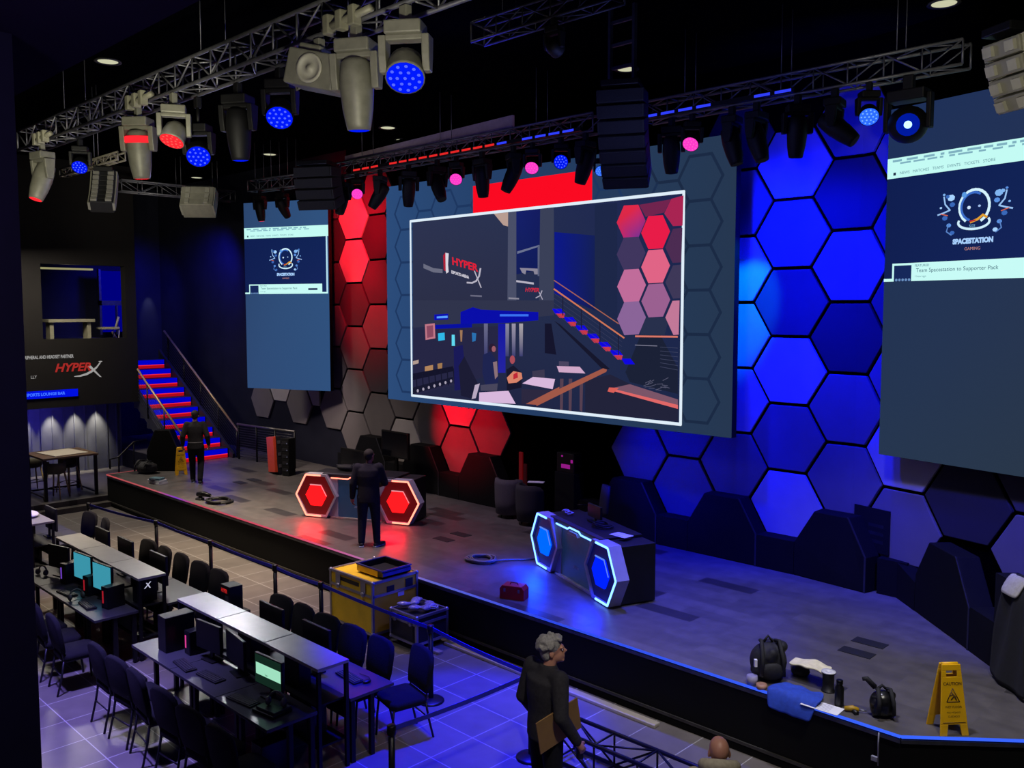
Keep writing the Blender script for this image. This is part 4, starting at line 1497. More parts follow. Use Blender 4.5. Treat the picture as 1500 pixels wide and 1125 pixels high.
RD = on_z(440, 757, SZ)
RE = on_z(600, 772, SZ)
dvec = RE - RD
caster_desk('caster desk outlined in red light, with red glowing hexagon ends', (RD + RE) / 2 + Vector((-.03, .12, .0)), math.atan2(dvec.y, dvec.x), 'red', glow('desk_red_line', (1, .2, .13), 3.2), (glow('desk_red_core', (1, .006, .008), 2.2),) * 2,
            mat('desk_red_back', '#3a0808', .5, 0, .1, emit='#5a0508', es=.8), glow('desk_red_rim', (1, .35, .4), .8))
BD = on_z(785, 830, SZ)
BE = on_z(880, 889, SZ)
dvec = BE - BD
caster_desk('caster desk outlined in blue light, with blue glowing hexagon ends', (BD + BE) / 2 + Vector((.06, .1, .0)), math.atan2(dvec.y, dvec.x), 'blue', glow('desk_blue_line', (.12, .3, 1), 4.0), (glow('desk_blue_core', (.0, .06, 1), 2.4), glow('desk_blue_core_deep', (.0, .012, 1), 1.4)),
            mat('desk_blue_back', '#08083a', .5, 0, .1, emit='#02063a', es=1.0), glow('desk_blue_rim', (.15, .3, 1), .8))

# ================================================================== gaming desks
DTOP = mat('desk_top', '#3a3a40', .3, .1, .12, 3)
RTOP = mat('riser_top', '#a4a2a0', .3, .45, .08, 5, .06)
LEGM = mat('desk_leg', '#15151a', .5, .5, .1)


def game_desk(label, loc, rz):
    o = thing('gaming_desk', label, 'desk', loc, rz)
    MB().bx((-.545, -.3, .715), (.545, .3, .75)).build('desktop', DTOP, o, .004)
    for sx in (-1, 1):
        for sy in (-.01, .25):
            MB().bx((sx * .5 - .025, sy - .025, 0), (sx * .5 + .025, sy + .025, .714)).build('leg', LEGM, o)
    MB().bx((-.47, .22, .45), (.47, .24, .714)).build('modesty_panel', LEGM, o)
    return o


def riser(label, loc):
    o = thing('riser_shelf', label, 'shelf', loc, 0)
    MB().bx((-.545, -.2, 1.165), (.545, .2, 1.2)).build('shelf_top', RTOP, o, .004)
    for sx in (-1, 1):
        for sy in (-1, 1):
            MB().bx((sx * .52 - .02, sy * .175 - .02, 0), (sx * .52 + .02, sy * .175 + .02, 1.164)).build('upright', LEGM, o)
    MB().bx((-.498, -.19, .76), (.498, .19, .78)).build('middle_shelf', LEGM, o)
    MB().bx((-.498, -.19, .3), (.498, .19, .32)).build('lower_shelf', LEGM, o)
    return o


CL = [('front', -9.48), ('middle', -13.98), ('far', -18.5)]
NM = ['pillar', 'middle', 'aisle']
for cn, cx in CL:
    for i in range(3):
        x = cx + (i - 1) * 1.1
        if cn == 'far' and i == 0:
            continue
        riser('silver topped riser shelf in the %s desk cluster, %s' % (cn, ['end unit on the pillar side', 'centre unit', 'end unit on the stage aisle side'][i]), (x, 5.27, 0))
        if not (cn == 'far'):
            game_desk('dark gaming desk on the balcony side of the %s cluster, %s unit' % (cn, ['pillar end', 'centre', 'screen end'][i]), (x, 4.77 - .01, 0), 0)
        game_desk('dark gaming desk on the stage side of the %s cluster, %s unit' % (cn, ['pillar end', 'centre', 'screen end'][i]), (x, 5.78, 0), PI)

# ---- banquet chairs
CHF = mat('chair_fabric', '#131218', .95, 0, .25, 70, .3, spec=.2)
CHL = mat('chair_leg', '#2a2a30', .4, .7, .1)


def make_chair():
    """front looks along +y"""
    o = thing('banquet_chair', 'x', 'chair', (0, 0, 0))
    b = MB()
    rs = []
    for z, k in ((.44, .94), (.455, 1), (.5, 1), (.525, .93)):
        rs.append([Vector((.25 * k * max(-1, min(1, 1.25 * math.cos(t))), .235 * k * max(-1, min(1, 1.25 * math.sin(t))), z)) for t in [2 * PI * i / 20 for i in range(20)]])
    b.rings(rs)
    b.build('seat', CHF, o)
    b = MB()
    out = [(-.22, .0), (-.25, .1), (-.258, .33), (-.24, .42), (-.17, .465), (0, .48), (.17, .465), (.24, .42), (.258, .33), (.25, .1), (.22, .0)]
    T = Matrix.Translation((0, -.215, .55)) @ Matrix.Rotation(R(9), 4, 'X')
    rs = []
    for y, k in ((-.03, .93), (-.022, 1), (.022, 1), (.035, .92)):
        rs.append([T @ Vector((x * k, y, .25 + (z - .25) * k)) for x, z in out])
    b.rings(rs)
    b.build('backrest', CHF, o)
    for sx in (-1, 1):
        MB().tube([(sx * .2, .2, .44), (sx * .205, .215, .3), (sx * .21, .235, 0)], .014, 8).build('leg', CHL, o)
        MB().tube([(sx * .2, -.21, .44), (sx * .205, -.24, .25), (sx * .21, -.3, 0)], .014, 8).build('leg', CHL, o)
    b = MB()
    for sx in (-1, 1):
        b.tube([(sx * .2, -.2, .43), (sx * .205, -.225, .56), (sx * .2, -.26, .8)], .012, 6)
        b.tube([(sx * .2, -.2, .43), (sx * .2, .2, .43)], .012, 6)
    b.tube([(-.2, .2, .43), (.2, .2, .43)], .012, 6)
    b.tube([(-.205, -.24, .25), (.205, -.24, .25)], .009, 6)
    b.build('chair_frame', CHL, o)
    return o


proto = make_chair()
used = [False]


def chair(x, y, rz, label, group):
    if not used[0]:
        used[0] = True
        proto.location, proto.rotation_euler = (x, y, 0), (0, 0, rz)
        proto['label'], proto['group'] = label, group
        return proto
    return dup(proto, (x, y, 0), rz, label, group)


XN = [-10.72, -10.17, -9.6, -8.95, -8.35, -7.72]
for i, x in enumerate(XN):
    chair(x, 4.17, R(random.uniform(-5, 5)), 'black fabric chair, %s from the pillar end, balcony side of the front desk cluster' % ORD[i], 'chairs on the balcony side of the front cluster')
for i, x in enumerate([-10.73, -10.2, -9.62, -9.05, -8.5, -7.95]):
    chair(x, 6.12 if i < 5 else 6.28, PI + R([4, -3, 5, 2, -4, -12][i]), 'black fabric chair, %s from the pillar end, stage side of the front desk cluster' % ORD[i], 'chairs on the stage side of the front cluster')
for i, x in enumerate([-15.0, -14.4, -13.78, -13.1, -12.5]):
    chair(x, 6.1, PI + R(random.uniform(-4, 4)), 'black fabric chair, %s from the pillar end, stage side of the middle desk cluster' % ORD[i], 'chairs on the stage side of the middle cluster')
for i, x in enumerate([-13.35, -12.78, -12.15]):
    chair(x, 4.15, R(random.uniform(-6, 6)), 'black fabric chair, %s from the pillar end, balcony side of the middle desk cluster' % ORD[i], 'chairs on the balcony side of the middle cluster')
for i, x in enumerate([-17.9, -17.2]):
    chair(x, 6.2, PI + R([8, -10][i]), 'black fabric chair at the far desk cluster, %s' % ['on the pillar side of its pair', 'on the aisle side of its pair'][i], 'chairs at the far cluster')
chair(-8.45, 2.55, R(4), 'black fabric chair at the foot of the pillar, mostly cut off by the frame', 'single chairs')

# ---- computers on the desks
CY_ = glow('monitor_cyan', '#3a93a8', 1)
MONB = mat('monitor_black', '#0b0b0d', .4, 0, .1)


def monitor(label, x, y, z, rz, w=.52, h=.32, img=None, tilt=0):
    """screen looks along -y before rotation"""
    o = thing('computer_monitor', label, 'monitor', (x, y, z), rz, 'monitors on the gaming desks')
    MB().bx((-w / 2, -.015, .13), (w / 2, .025, .13 + h)).build('screen_housing', MONB, o, .006)
    MB().bx((-.12, -.04, 0), (.12, .12, .015)).build('stand_base', MONB, o, .004)
    MB().bx((-.03, .03, .015), (.03, .06, .3)).build('stand_post', MONB, o, .004)
    if img == 'cyan':
        b = MB()
        b.bx((-w / 2 + .012, -.018, .142), (w / 2 - .012, -.0155, .13 + h - .012))
        b.build('display', CY_, o, label='display lit plain cyan')
    elif img == 'code':
        b = MB()
        b.bx((-w / 2 + .012, -.018, .142), (w / 2 - .012, -.0155, .13 + h - .012))
        b.cur = 1
        b.bx((-w / 2 + .03, -.0195, .24), (w / 2 - .012, -.0185, .24 + .13))
        b.cur = 2
        b.text('login', .03, lambda u, w_: (-.05 + u, -.021, .255 + w_))
        b.build('display', [glow('monitor_teal', '#12281f', 1), glow('monitor_mint', '#9fe0c0', 1), glow('monitor_text', '#2a5a48', 1)], o, label='dark display with a mint green band')
    return o


def keyboard(label, x, y, z, rz):
    o = thing('keyboard', label, 'keyboard', (x, y, z), rz, 'keyboards on the gaming desks')
    MB().bx((-.21, -.07, 0), (.21, .07, .02)).build('case', mat('kb_dark', '#1a1a1e', .5, 0, .1), o, .004)
    b = MB()
    for r_ in range(4):
        for k in range(14):
            b.bx((-.195 + k * .028, -.058 + r_ * .03, .0205), (-.172 + k * .028, -.034 + r_ * .03, .029))
    b.build('key_caps', mat('kb_keys', '#2c2c32', .5, 0, .1), o)


def headset(label, x, y, z, rz=0):
    o = thing('headset', label, 'headset', (x, y, z), rz, 'headsets on the gaming desks')
    H = mat('headset_grey', '#4a4a4c', .5, .1, .1)
    MB().tube([(.09 * math.cos(a), .02, .05 + .1 * math.sin(a)) for a in [PI * i / 10 for i in range(11)]], .012, 8).build('headband', H, o)
    for s in (-1, 1):
        MB().ell((s * .09, 0, .05), (.03, .045, .05), 12, 8).build('ear_cup', H, o)


def tower(label, x, y, z, rz=0, logo=None, glowc=None, s=1):
    o = thing('computer_tower', label, 'computer', (x, y, z), rz, 'computers in the desk clusters')
    MB().bx((-.105 * s, -.18 * s, 0), (.105 * s, .18 * s, .42 * s)).build('case', MONB, o, .008)
    b = MB().bx((-.09 * s, -.184 * s, .03), (.09 * s, -.1805 * s, .4 * s))
    b.build('front_panel', mat('tower_front', '#1c1c22', .3, .2), o)
    if logo:
        b = MB()
        b.add([(.109 * s, -.05, .2), (.109 * s, -.03, .2), (.109 * s, .06, .29), (.109 * s, .04, .29)], [(0, 1, 2, 3)])
        b.add([(.1095 * s, .03, .2), (.1095 * s, .05, .2), (.1095 * s, -.0, .28), (.1095 * s, -.02, .28)], [(0, 1, 2, 3)])
        b.build('side_mark', glow('tower_mark', '#b8b8d0', 1), o)
    if glowc:
        MB().bx((-.06 * s, -.188 * s, .08), (-.02 * s, -.1845 * s, .34 * s)).build('led_strip', glow('tower_' + glowc, {'red': (.35, .01, .02), 'pink': (.7, .05, .3), 'violet': (.15, .05, .5)}[glowc], 1), o)
    return o


DZ = .752
# front cluster, balcony side
monitor('dark monitor in the middle of the front cluster, back panel in shadow', -9.32, 4.93, DZ, R(-8), .56, .34)
monitor('dark monitor beside the pillar end tower of the front cluster', -9.92, 4.9, DZ, R(6), .5, .34)
monitor('monitor with mint green band on the screen end desk of the front cluster', -8.46, 4.86, DZ, R(4), .5, .34, 'code')
tower('black tower standing on the pillar end desk of the front cluster', -10.62, 4.82, DZ, R(180), None, None, 1.05)
tower('slim tower with pink lights behind the upright black tower', -10.3, 4.93, DZ, 0, None, 'pink', .7)
keyboard('keyboard at the centre desk of the front cluster', -9.45, 4.68, DZ, R(4))
keyboard('keyboard near the dark centre monitor on the pillar side', -9.98, 4.62, DZ, R(-5))
keyboard('keyboard below the mint green monitor', -8.62, 4.63, DZ, R(8))
o = thing('monitor_stand_box', 'flat black box with cables beside the mint green monitor', 'box', (-8.17, 4.72, DZ), R(8))
MB().bx((-.17, -.13, 0), (.17, .13, .035)).build('lower_plate', MONB, o, .005)
MB().bx((-.14, -.1, .036), (.16, .13, .06)).build('upper_plate', mat('plate_grey', '#2e2e34', .4, .2), o, .005)
headset('grey headset lying on the flat black box', -8.14, 4.75, DZ + .062, R(30))
tower('black tower on the lower shelf of the front cluster screen end riser', -8.3, 5.27, .322, R(90), None, None, .95)
tower('black tower on the floor under the screen end of the front cluster', -8.25, 4.75, 0, R(0), None, None, 1.0)
for i, x in enumerate((-8.55, -9.6, -10.7)):
    tower('black tower on the middle riser shelf of the front cluster, %s from the screen end' % ORD[i], x, 5.27, .782, R(90), None, None, .8)
# front cluster, stage side: monitors seen from behind over the riser
monitor('monitor on the stage side of the front cluster, centre, seen from behind', -9.75, 5.66, DZ, PI, .54, .42)
monitor('monitor on the stage side of the front cluster, screen end, seen from behind', -8.75, 5.66, DZ, PI, .56, .42)
keyboard('keyboard on the stage side desk at the screen end of the front cluster', -8.3, 5.8, DZ, R(175))
o = thing('computer_mouse', 'small black mouse at the stage side end of the front cluster', 'mouse', (-8.05, 5.86, DZ))
MB().ell((0, 0, .018), (.035, .055, .018), 12, 8).build('mouse_body', MONB, o)
MB().tube([(0, .05, .01), (-.1, .1, .008), (-.25, .08, .008)], .004, 5).build('cord', MONB, o)
# middle cluster
monitor('monitor glowing cyan, middle cluster, on the pillar side of the lit pair', -13.93, 4.9, DZ, R(6), .54, .4, 'cyan')
monitor('monitor glowing cyan, middle cluster, on the screen side of the lit pair', -13.17, 4.9, DZ, R(6), .54, .4, 'cyan')
monitor('dark monitor on the pillar end desk of the middle cluster', -14.85, 4.86, DZ, R(14), .52, .36)
tower('tower with red light strip between the two cyan monitors', -13.54, 4.9, DZ, R(8), None, 'red', .7)
tower('tower with red light strip beside the screen side cyan monitor', -12.76, 4.88, DZ, R(12), None, 'red', .75)
tower('tower with violet light strip near the dark pillar end monitor', -14.4, 4.88, DZ, R(12), None, 'violet', .75)
tower('black tower with white mark on the middle cluster riser end', -12.6, 5.27, .782, 0, 'x', None, .8)
keyboard('keyboard in front of the pillar side cyan monitor', -13.82, 4.62, DZ, R(5))
keyboard('keyboard in front of the screen side cyan monitor', -13.05, 4.63, DZ, R(-4))
headset('grey headset between the cyan monitors', -13.45, 4.62, DZ, R(90))
headset('pale headset by the pillar end of the middle cluster', -15.1, 4.68, DZ, R(20))
monitor('monitor on the stage side of the middle cluster, pillar end, seen from behind', -15.15, 5.66, DZ, PI, .56, .44)
monitor('monitor on the stage side of the middle cluster, centre, seen from behind', -14.2, 5.66, DZ, PI, .56, .44)
monitor('monitor on the stage side of the middle cluster, screen end, seen from behind', -13.0, 5.66, DZ, PI, .56, .44)
monitor('monitor at the far cluster with its back to the stage', -17.6, 5.66, DZ, PI, .56, .42)
o = thing('folded_cloth', 'white cloth lying on the far desk cluster', 'cloth', (-17.6, 5.27, 1.2))
MB().ell((0, 0, .04), (.3, .16, .04), 16, 6).build('folded_fabric', PAPER, o)

o = thing('product_box', 'upright black box with red lettering at the pillar end of the front chairs', 'box', (-11.42, 6.0, 0))
MB().bx((-.16, -.2, 0), (.16, .2, .74)).build('pedestal', DARK, o, .01)
MB().bx((-.13, -.1, .742), (.13, .1, 1.12)).build('carton', mat('carton_black', '#0a0a0c', .5, 0, .1), o, .004)
b = MB()
b.text('HYPER', .075, lambda u, w: (-.11 + u, -.103, 1.02 + w), shear=.2, sx=.75, bold=.003)
b.build('red_lettering', glow('carton_red', '#b02020', 1), o)  # red print given its own glow, not a lamp
b = MB()
b.bx((.0, -.103, .8), (.09, -.101, .98))
b.build('pale_picture', mat('carton_print', '#4a4a50', .6), o)

# ---- stanchions with belts
BELT = mat('belt_blue', '#2626b4', .7, 0, .15)
POSTM = mat('stanchion_post', '#101018', .4, .3, .1)


def stanchion(x, y, label, to=None, belt_z=.93):
    o = thing('belt_stanchion', label, 'stanchion', (x, y, 0), 0, 'black stanchions with blue belts')
    MB().lathe([(.17, 0), (.17, .015), (.15, .03), (.03, .05)], seg=24).build('base', POSTM, o)
    MB().cyl((0, 0, .05), (0, 0, .9), .032, 14).build('post', POSTM, o)
    MB().lathe([(.04, .9), (.045, .91), (.045, .99), (.035, 1.0)], seg=16).build('belt_head', POSTM, o)
    if to:
        d = Vector((to[0] - x, to[1] - y, 0))
        L = d.length
        d.normalize()
        nn = Vector((-d.y, d.x, 0)) * .002
        b = MB()
        N = 10
        for i in range(N):
            a0, a1 = .05 + (L - .1) * i / N, .05 + (L - .1) * (i + 1) / N
            s0, s1 = -.02 * math.sin(PI * i / N) + belt_z, -.02 * math.sin(PI * (i + 1) / N) + belt_z
            p0, p1 = d * a0, d * a1
            b.add([p0 + nn + Vector((0, 0, s0)), p1 + nn + Vector((0, 0, s1)), p1 + nn + Vector((0, 0, s1 + .05)), p0 + nn + Vector((0, 0, s0 + .05)),
                   p0 - nn + Vector((0, 0, s0)), p1 - nn + Vector((0, 0, s1)), p1 - nn + Vector((0, 0, s1 + .05)), p0 - nn + Vector((0, 0, s0 + .05))],
                  [(0, 1, 2, 3), (7, 6, 5, 4), (3, 2, 6, 7), (0, 4, 5, 1)])
        b.build('belt', BELT, o)


PST = [(-16.42, 7.12), (-14.32, 7.15), (-12.2, 7.15), (-10.94, 7.16), (-8.43, 7.13)]
PM = on_z(778, 985, .98)
stanchion(*PST[0], 'corner stanchion at the far end of the belt line by the stage', PST[1])
o = PST[0]
stanchion(-18.9, 6.8, 'stanchion beside the far desk cluster chairs', PST[0])
stanchion(*PST[1], 'stanchion beside the middle cluster chairs, second from the far corner', PST[2])
stanchion(*PST[2], 'stanchion next before the yellow flight case from the far corner', PST[3])
stanchion(*PST[3], 'stanchion at the pillar side edge of the yellow flight case', PST[4])
stanchion(*PST[4], 'stanchion in front of the small black road case', (PM.x, PM.y))
stanchion(-6.62, 5.1, 'stanchion nearest the balcony, behind the end chair', (PM.x, PM.y))
stanchion(PM.x, PM.y, 'stanchion half hidden behind the grey haired man, where two blue belts meet')

# ---- flight cases
ALM = mat('case_edge', '#a0a0b4', .35, .8, .1)
YEL = mat('case_yellow', '#e6bc18', .6, 0, .1, 4)


def flight_case(name, label, cat, loc, sx, sy, h, m, zc=.12, rz=0):
    o = thing(name, label, cat, loc, rz)
    z0, z1 = zc, zc + h
    hx, hy = sx / 2, sy / 2
    MB().bx((-hx, -hy, z0), (hx, hy, z1)).build('case_body', m, o)
    e, b = .018, MB()
    for x in (-hx, hx):
        for y in (-hy, hy):
            b.bx((x - e, y - e, z0 - .004), (x + e, y + e, z1 + .004))
        for z in (z0, z1, z1 - .16 * h / .6):
            b.bx((x - e, -hy, z - e), (x + e, hy, z + e))
    for y in (-hy, hy):
        for z in (z0, z1, z1 - .16 * h / .6):
            b.bx((-hx, y - e, z - e), (hx, y + e, z + e))
    b.build('edge_trim', ALM, o)
    for x in (-hx, hx):
        for y in (-hy, hy):
            for z in (z0, z1):
                MB().ell((x, y, z), (.035, .035, .035), 10, 6).build('corner_ball', ALM, o)
    for x in (-hx * .6, hx * .6):
        b = MB()
        b.bx((x - .06, -hy - .022, z1 - .25 * h), (x + .06, -hy - .019, z1 - .02))
        b.lathe([(.04, 0), (.04, .015), (.02, .02)], (x, -hy - .022, z1 - .16 * h / .6), 12, axis=Euler((PI / 2, 0, 0)))
        b.build('latch', ALM, o)
    for x in (-hx + .1, hx - .1):
        for y in (-hy + .1, hy - .1):
            c = MB()
            c.cyl((x - .02, y, .05), (x + .02, y, .05), .05, 12)
            c.bx((x - .03, y - .03, .09), (x + .03, y + .03, zc))
            c.build('caster', BLKMET, o)
    return o


yc = flight_case('flight_case', 'big yellow flight case with metal edges below the stage front', 'flight case', (-11.06, 8.2, 0), 1.08, .84, .78, YEL, .14)
for a_, c_ in (((.543, -.16, .7), (.549, -.02, .82)), ((.543, .2, .72), (.549, .34, .86)), ((-.3, -.426, .8), (.2, -.422, .86))):
    MB().bx(a_, c_).build('recessed_handle', DBLK, yc)
b = MB()
b.bx((.543, .05, .62), (.548, .17, .7))
b.build('paper_label', PAPER, yc)
tr = thing('open_tray', 'open black tray with yellow side on top of the yellow flight case', 'tray', (-10.86, 8.25, .945), 0)
b = MB()
b.bx((-.32, -.27, 0), (.32, .27, .02))
for a_, c_ in (((-.32, -.27, 0), (.32, -.25, .11)), ((-.32, .25, 0), (.32, .27, .11)), ((-.32, -.25, 0), (-.3, .25, .11)), ((.3, -.25, 0), (.32, .25, .11))):
    b.bx(a_, c_)
b.build('tray_body', mat('tray_black', '#0e0e14', .5, 0, .1), tr)
b = MB()
b.bx((-.322, -.274, .005), (.2, -.2702, .1))
b.build('yellow_side', YEL, tr)
b = MB()
for a_, c_ in (((-.33, -.285, .1), (.33, -.26, .12)), ((-.33, .26, .1), (.33, .285, .12)), ((.305, -.26, .1), (.335, .26, .12)), ((-.335, -.26, .1), (-.305, .26, .12)), ((.322, -.27, .03), (.335, .27, .08))):
    b.bx(a_, c_)
b.build('edge_trim', mat('tray_edge', '#5050a0', .35, .6), tr)
sc_ = flight_case('road_case', 'small black road case with silver edges beside the yellow flight case', 'flight case', (-10.08, 8.3, 0), .6, .58, .4, mat('case_black', '#16161c', .5, 0, .1), .12)
b = MB()
b.bx((-.22, -.296, .18), (.22, -.292, .46))
b.build('front_panel', mat('rack_gear', '#1c2028', .35, .3, .3, 20), sc_)
o = thing('plastic_bag', 'crumpled clear bag with cables on the small black road case', 'bag', (-10.06, 8.3, .545))
b = MB()
random.seed(3)
for k in range(9):
    b.ell((random.uniform(-.22, .18), random.uniform(-.16, .16), .045), (random.uniform(.06, .12), random.uniform(.05, .1), .04), 9, 6, (0, 0, random.uniform(0, 3)))
b.build('bag_film', mat('bag_film', '#8a88a8', .25, 0, .3, 30, .4), o, remesh=.02)
MB().tube([(.22 + .07 * math.cos(a), .08 + .07 * math.sin(a), .02 + a * .004) for a in [i * .5 for i in range(26)]], .01, 6).build('cable', mat('cable_white', '#b0b0bc', .5), o)

b = MB()
b.bx((-9.75, 8.5, .0), (-5.95, 8.62, .045))
tag(b.build('cable_cover', mat('cover_pale', '#b0a898', .5, .1, .06), None, .01), 'long pale cable cover on the floor along the stage front', 'cable cover')
b = MB()
b.bx((-9.97, 8.18, .0), (-9.5, 8.28, .04))
tag(b.build('metal_bracket', mat('bracket_metal', '#a8a0a4', .4, .5), None, .008), 'short pale metal bar on the floor beside the small road case', 'bar')

truss('black box truss lying on the floor beside the grey haired man', (-6.28, 7.25, .04), (-3.5, 7.3, .04), .36, .024, .5, None, mat('floor_truss', '#141422', .4, .5, .1), 'floor_truss')

# ================================================================== people
SKIN = mat('skin', '#9a6450', .55, 0, .06, 12)
SKINP = mat('skin_pale', '#b07e68', .5, 0, .06, 12)
JACK = mat('jacket_black', '#1d1c22', .9, 0, .2, 30, .2, spec=.25)
JACK2 = mat('shirt_charcoal', '#2b2a2e', .9, 0, .2, 30, .2, spec=.25)
TROU = mat('trousers_black', '#121318', .9, 0, .2, 30, .2, spec=.25)
JEAN = mat('trousers_navy', '#15182c', .9, 0, .2, 30, .2, spec=.25)
SHOE = mat('shoe_dark', '#15151c', .6, 0, .1)
SOLE = mat('shoe_sole', '#7c84a8', .6, 0, .1)
HAIRD = mat('hair_dark', '#15100e', .8, 0, .2, 50, .5)
HAIRG = mat('hair_grey', '#8a8884', .8, 0, .25, 60, .6)
HOOD = mat('hoodie_beige', '#a69f88', .9, 0, .12, 30, .2)


def person(label, loc, rz, h, J=None, head_rz=0.0, head_tilt=0.0, skin=SKIN, jacket=JACK, trousers=TROU, hair=None, voxel=.009, hair_kind='short', cap=None, hem=.8, bulk=1.0, rolled=False, shoes=True, sole=SOLE):
    k = h / 1.75
    j = dict(pel=(0, 0, .95), wst=(0, .0, 1.1), chs=(0, 0, 1.3), nck=(0, -.01, 1.47), hd=(0, .03, 1.625),
             sl=(-.185, 0, 1.42), el=(-.25, -.03, 1.14), wl=(-.26, .06, .9), sr=(.185, 0, 1.42), er=(.25, -.03, 1.14), wr=(.26, .06, .9),
             hl=(-.095, 0, .92), kl=(-.1, .02, .5), al=(-.105, -.02, .09), hr=(.095, 0, .92), kr=(.1, .02, .5), ar=(.105, -.02, .09),
             tl=(-.11, .13, .03), tr=(.11, .13, .03))
    j.update(J or {})
    j = {a: Vector(v) * k for a, v in j.items()}
    B = MB()
    lb = lambda pts, rs, bb=B: bb.tube(pts, rs, 14)

    def limb(bb, pts, rs):
        bb.tube(pts, rs, 14)
        for p_, r_ in zip(pts, rs):
            bb.ell(p_, (r_, r_, r_), 12, 8)
    s = k
    # torso, neck, legs, arms of the one-piece body
    limb(B, [j['pel'], j['wst'], j['chs'], j['nck']], [.115 * s, .11 * s, .12 * s, .055 * s])
    hdc = j['hd']
    limb(B, [j['nck'] + Vector((0, 0, -.04 * s)), hdc + Vector((0, -.01 * s, -.05 * s))], [.058 * s, .054 * s])
    H4 = Matrix.Translation(hdc) @ Matrix.Rotation(head_rz, 4, 'Z') @ Matrix.Rotation(head_tilt, 4, 'X')
    HT = lambda x, y, z: H4 @ Vector((x * s, y * s, z * s))
    B.T = H4
    B.ell((0, -.01 * s, .03 * s), (.076 * s, .098 * s, .092 * s), 18, 12)
    B.ell((0, .022 * s, -.045 * s), (.058 * s, .068 * s, .072 * s), 16, 10)
    B.ell((0, .06 * s, -.095 * s), (.03 * s, .026 * s, .022 * s), 10, 8)
    B.ell((0, .083 * s, .018 * s), (.052 * s, .018 * s, .014 * s), 12, 8)
    B.tube([Vector((0, .088, .012)) * s, Vector((0, .112, -.025)) * s, Vector((0, .09, -.036)) * s], [.011 * s, .015 * s, .012 * s], 8)
    B.ell((0, .083 * s, -.062 * s), (.024 * s, .014 * s, .008 * s), 10, 6)
    B.ell((0, .081 * s, -.075 * s), (.02 * s, .013 * s, .008 * s), 10, 6)
    for sx in (-1, 1):
        B.ell((sx * .077 * s, -.012 * s, -.012 * s), (.012 * s, .022 * s, .033 * s), 10, 8, (0, 0, sx * .3))
    B.T = None
    for q in 'lr':
        limb(B, [j['s' + q], j['e' + q], j['w' + q]], [.05 * s, .042 * s, .028 * s])
        limb(B, [j['h' + q], j['k' + q], j['a' + q]], [.085 * s, .055 * s, .04 * s])
        limb(B, [j['a' + q], j['t' + q]], [.04 * s, .03 * s])
        # hand: palm, four curled fingers of unequal length, thumb from the palm side
        d = (j['w' + q] - j['e' + q]).normalized()
        sx = -1 if q == 'l' else 1
        side = d.cross(Vector((sx, 0, 0))).normalized()
        if side.y < 0:
            side = -side
        inn = side.cross(d).normalized()
        if inn.x * sx > 0:
            inn = -inn
        w0 = j['w' + q]
        B.tube([w0, w0 + d * .045 * s, w0 + d * .09 * s], [.026 * s, .033 * s, .03 * s], 10)
        for fi, (off, ln) in enumerate(((.027, .075), (.009, .085), (-.009, .078), (-.026, .06))):
            a0 = w0 + (d * .085 + side * off) * s
            a1 = a0 + (d * ln * .45 + inn * .008) * s
            a2 = a1 + (d * ln * .25 + inn * ln * .3) * s
            a3 = a2 + (d * ln * .02 + inn * ln * .28) * s
            B.tube([a0, a1, a2, a3], [.0098 * s, .0094 * s, .009 * s, .008 * s], 8)
        a0 = w0 + (d * .03 + side * .024) * s
        B.tube([a0, a0 + (d * .035 + side * .025 + inn * .012) * s, a0 + (d * .068 + side * .026 + inn * .03) * s], [.013 * s, .0115 * s, .009 * s], 8)
    o = B.build('person', skin, None, remesh=voxel, smoothit=3)
    o.location, o.rotation_euler = loc, (0, 0, rz)
    tag(o, label, 'person')
    b = MB()
    b.T = H4
    for sx in (-1, 1):
        b.ell((sx * .03 * s, .087 * s, -.002 * s), (.014 * s, .008 * s, .008 * s), 10, 6)
        b.cur = 1
        b.ell((sx * .03 * s, .0945 * s, -.002 * s), (.006 * s, .003 * s, .006 * s), 8, 6)
        b.cur = 0
    b.build('eyes', [mat('eye_white', '#b0a8a0', .3), mat('eye_dark', '#201814', .3)], o)
    # clothes
    b = MB()
    hz = hem * s
    up = j['nck'] - j['pel']
    ax = lambda f: j['pel'] + up * f

    def ring(c, rx, ry, n=22):
        return [c + Vector((rx * s * bulk * math.cos(2 * PI * i / n), ry * s * bulk * math.sin(2 * PI * i / n), 0)) for i in range(n)]
    b.rings([ring(Vector((j['pel'].x, j['pel'].y, hz)), .178, .135), ring(j['pel'], .175, .135), ring(j['wst'], .165, .128), ring(j['chs'] + Vector((0, 0, -.03 * s)), .19, .138), ring(j['chs'] + Vector((0, 0, .08 * s)), .195, .128),
             ring(ax(.9), .15, .1), ring(ax(1.0), .078, .075), ring(ax(1.06), .068, .068)])
    for q in 'lr':
        end = j['w' + q] if not rolled else j['e' + q].lerp(j['w' + q], .35)
        end = end - (j['w' + q] - j['e' + q]) * .04
        for pts, rs in (([j['s' + q], j['e' + q], end], [.075 * s * bulk, .062 * s * bulk, .045 * s * bulk]),):
            limb(b, pts, rs)
        limb(b, [j['s' + q], ax(.86)], [.075 * s, .07 * s])
    b.build('jacket', jacket, o, remesh=.013, smoothit=4)
    b = MB()
    b.rings([ring(j['pel'] + Vector((0, 0, -.11 * s)), .15, .12), ring(j['pel'], .165, .125), ring(j['wst'] + Vector((0, 0, -.02 * s)), .15, .115)])
    for q in 'lr':
        limb(b, [j['h' + q] + Vector((0, 0, -.03 * s)), j['k' + q], j['a' + q] + Vector((0, 0, .0))], [.1 * s * bulk, .075 * s * bulk, .062 * s])
    b.build('trousers', trousers, o, remesh=.013, smoothit=3)
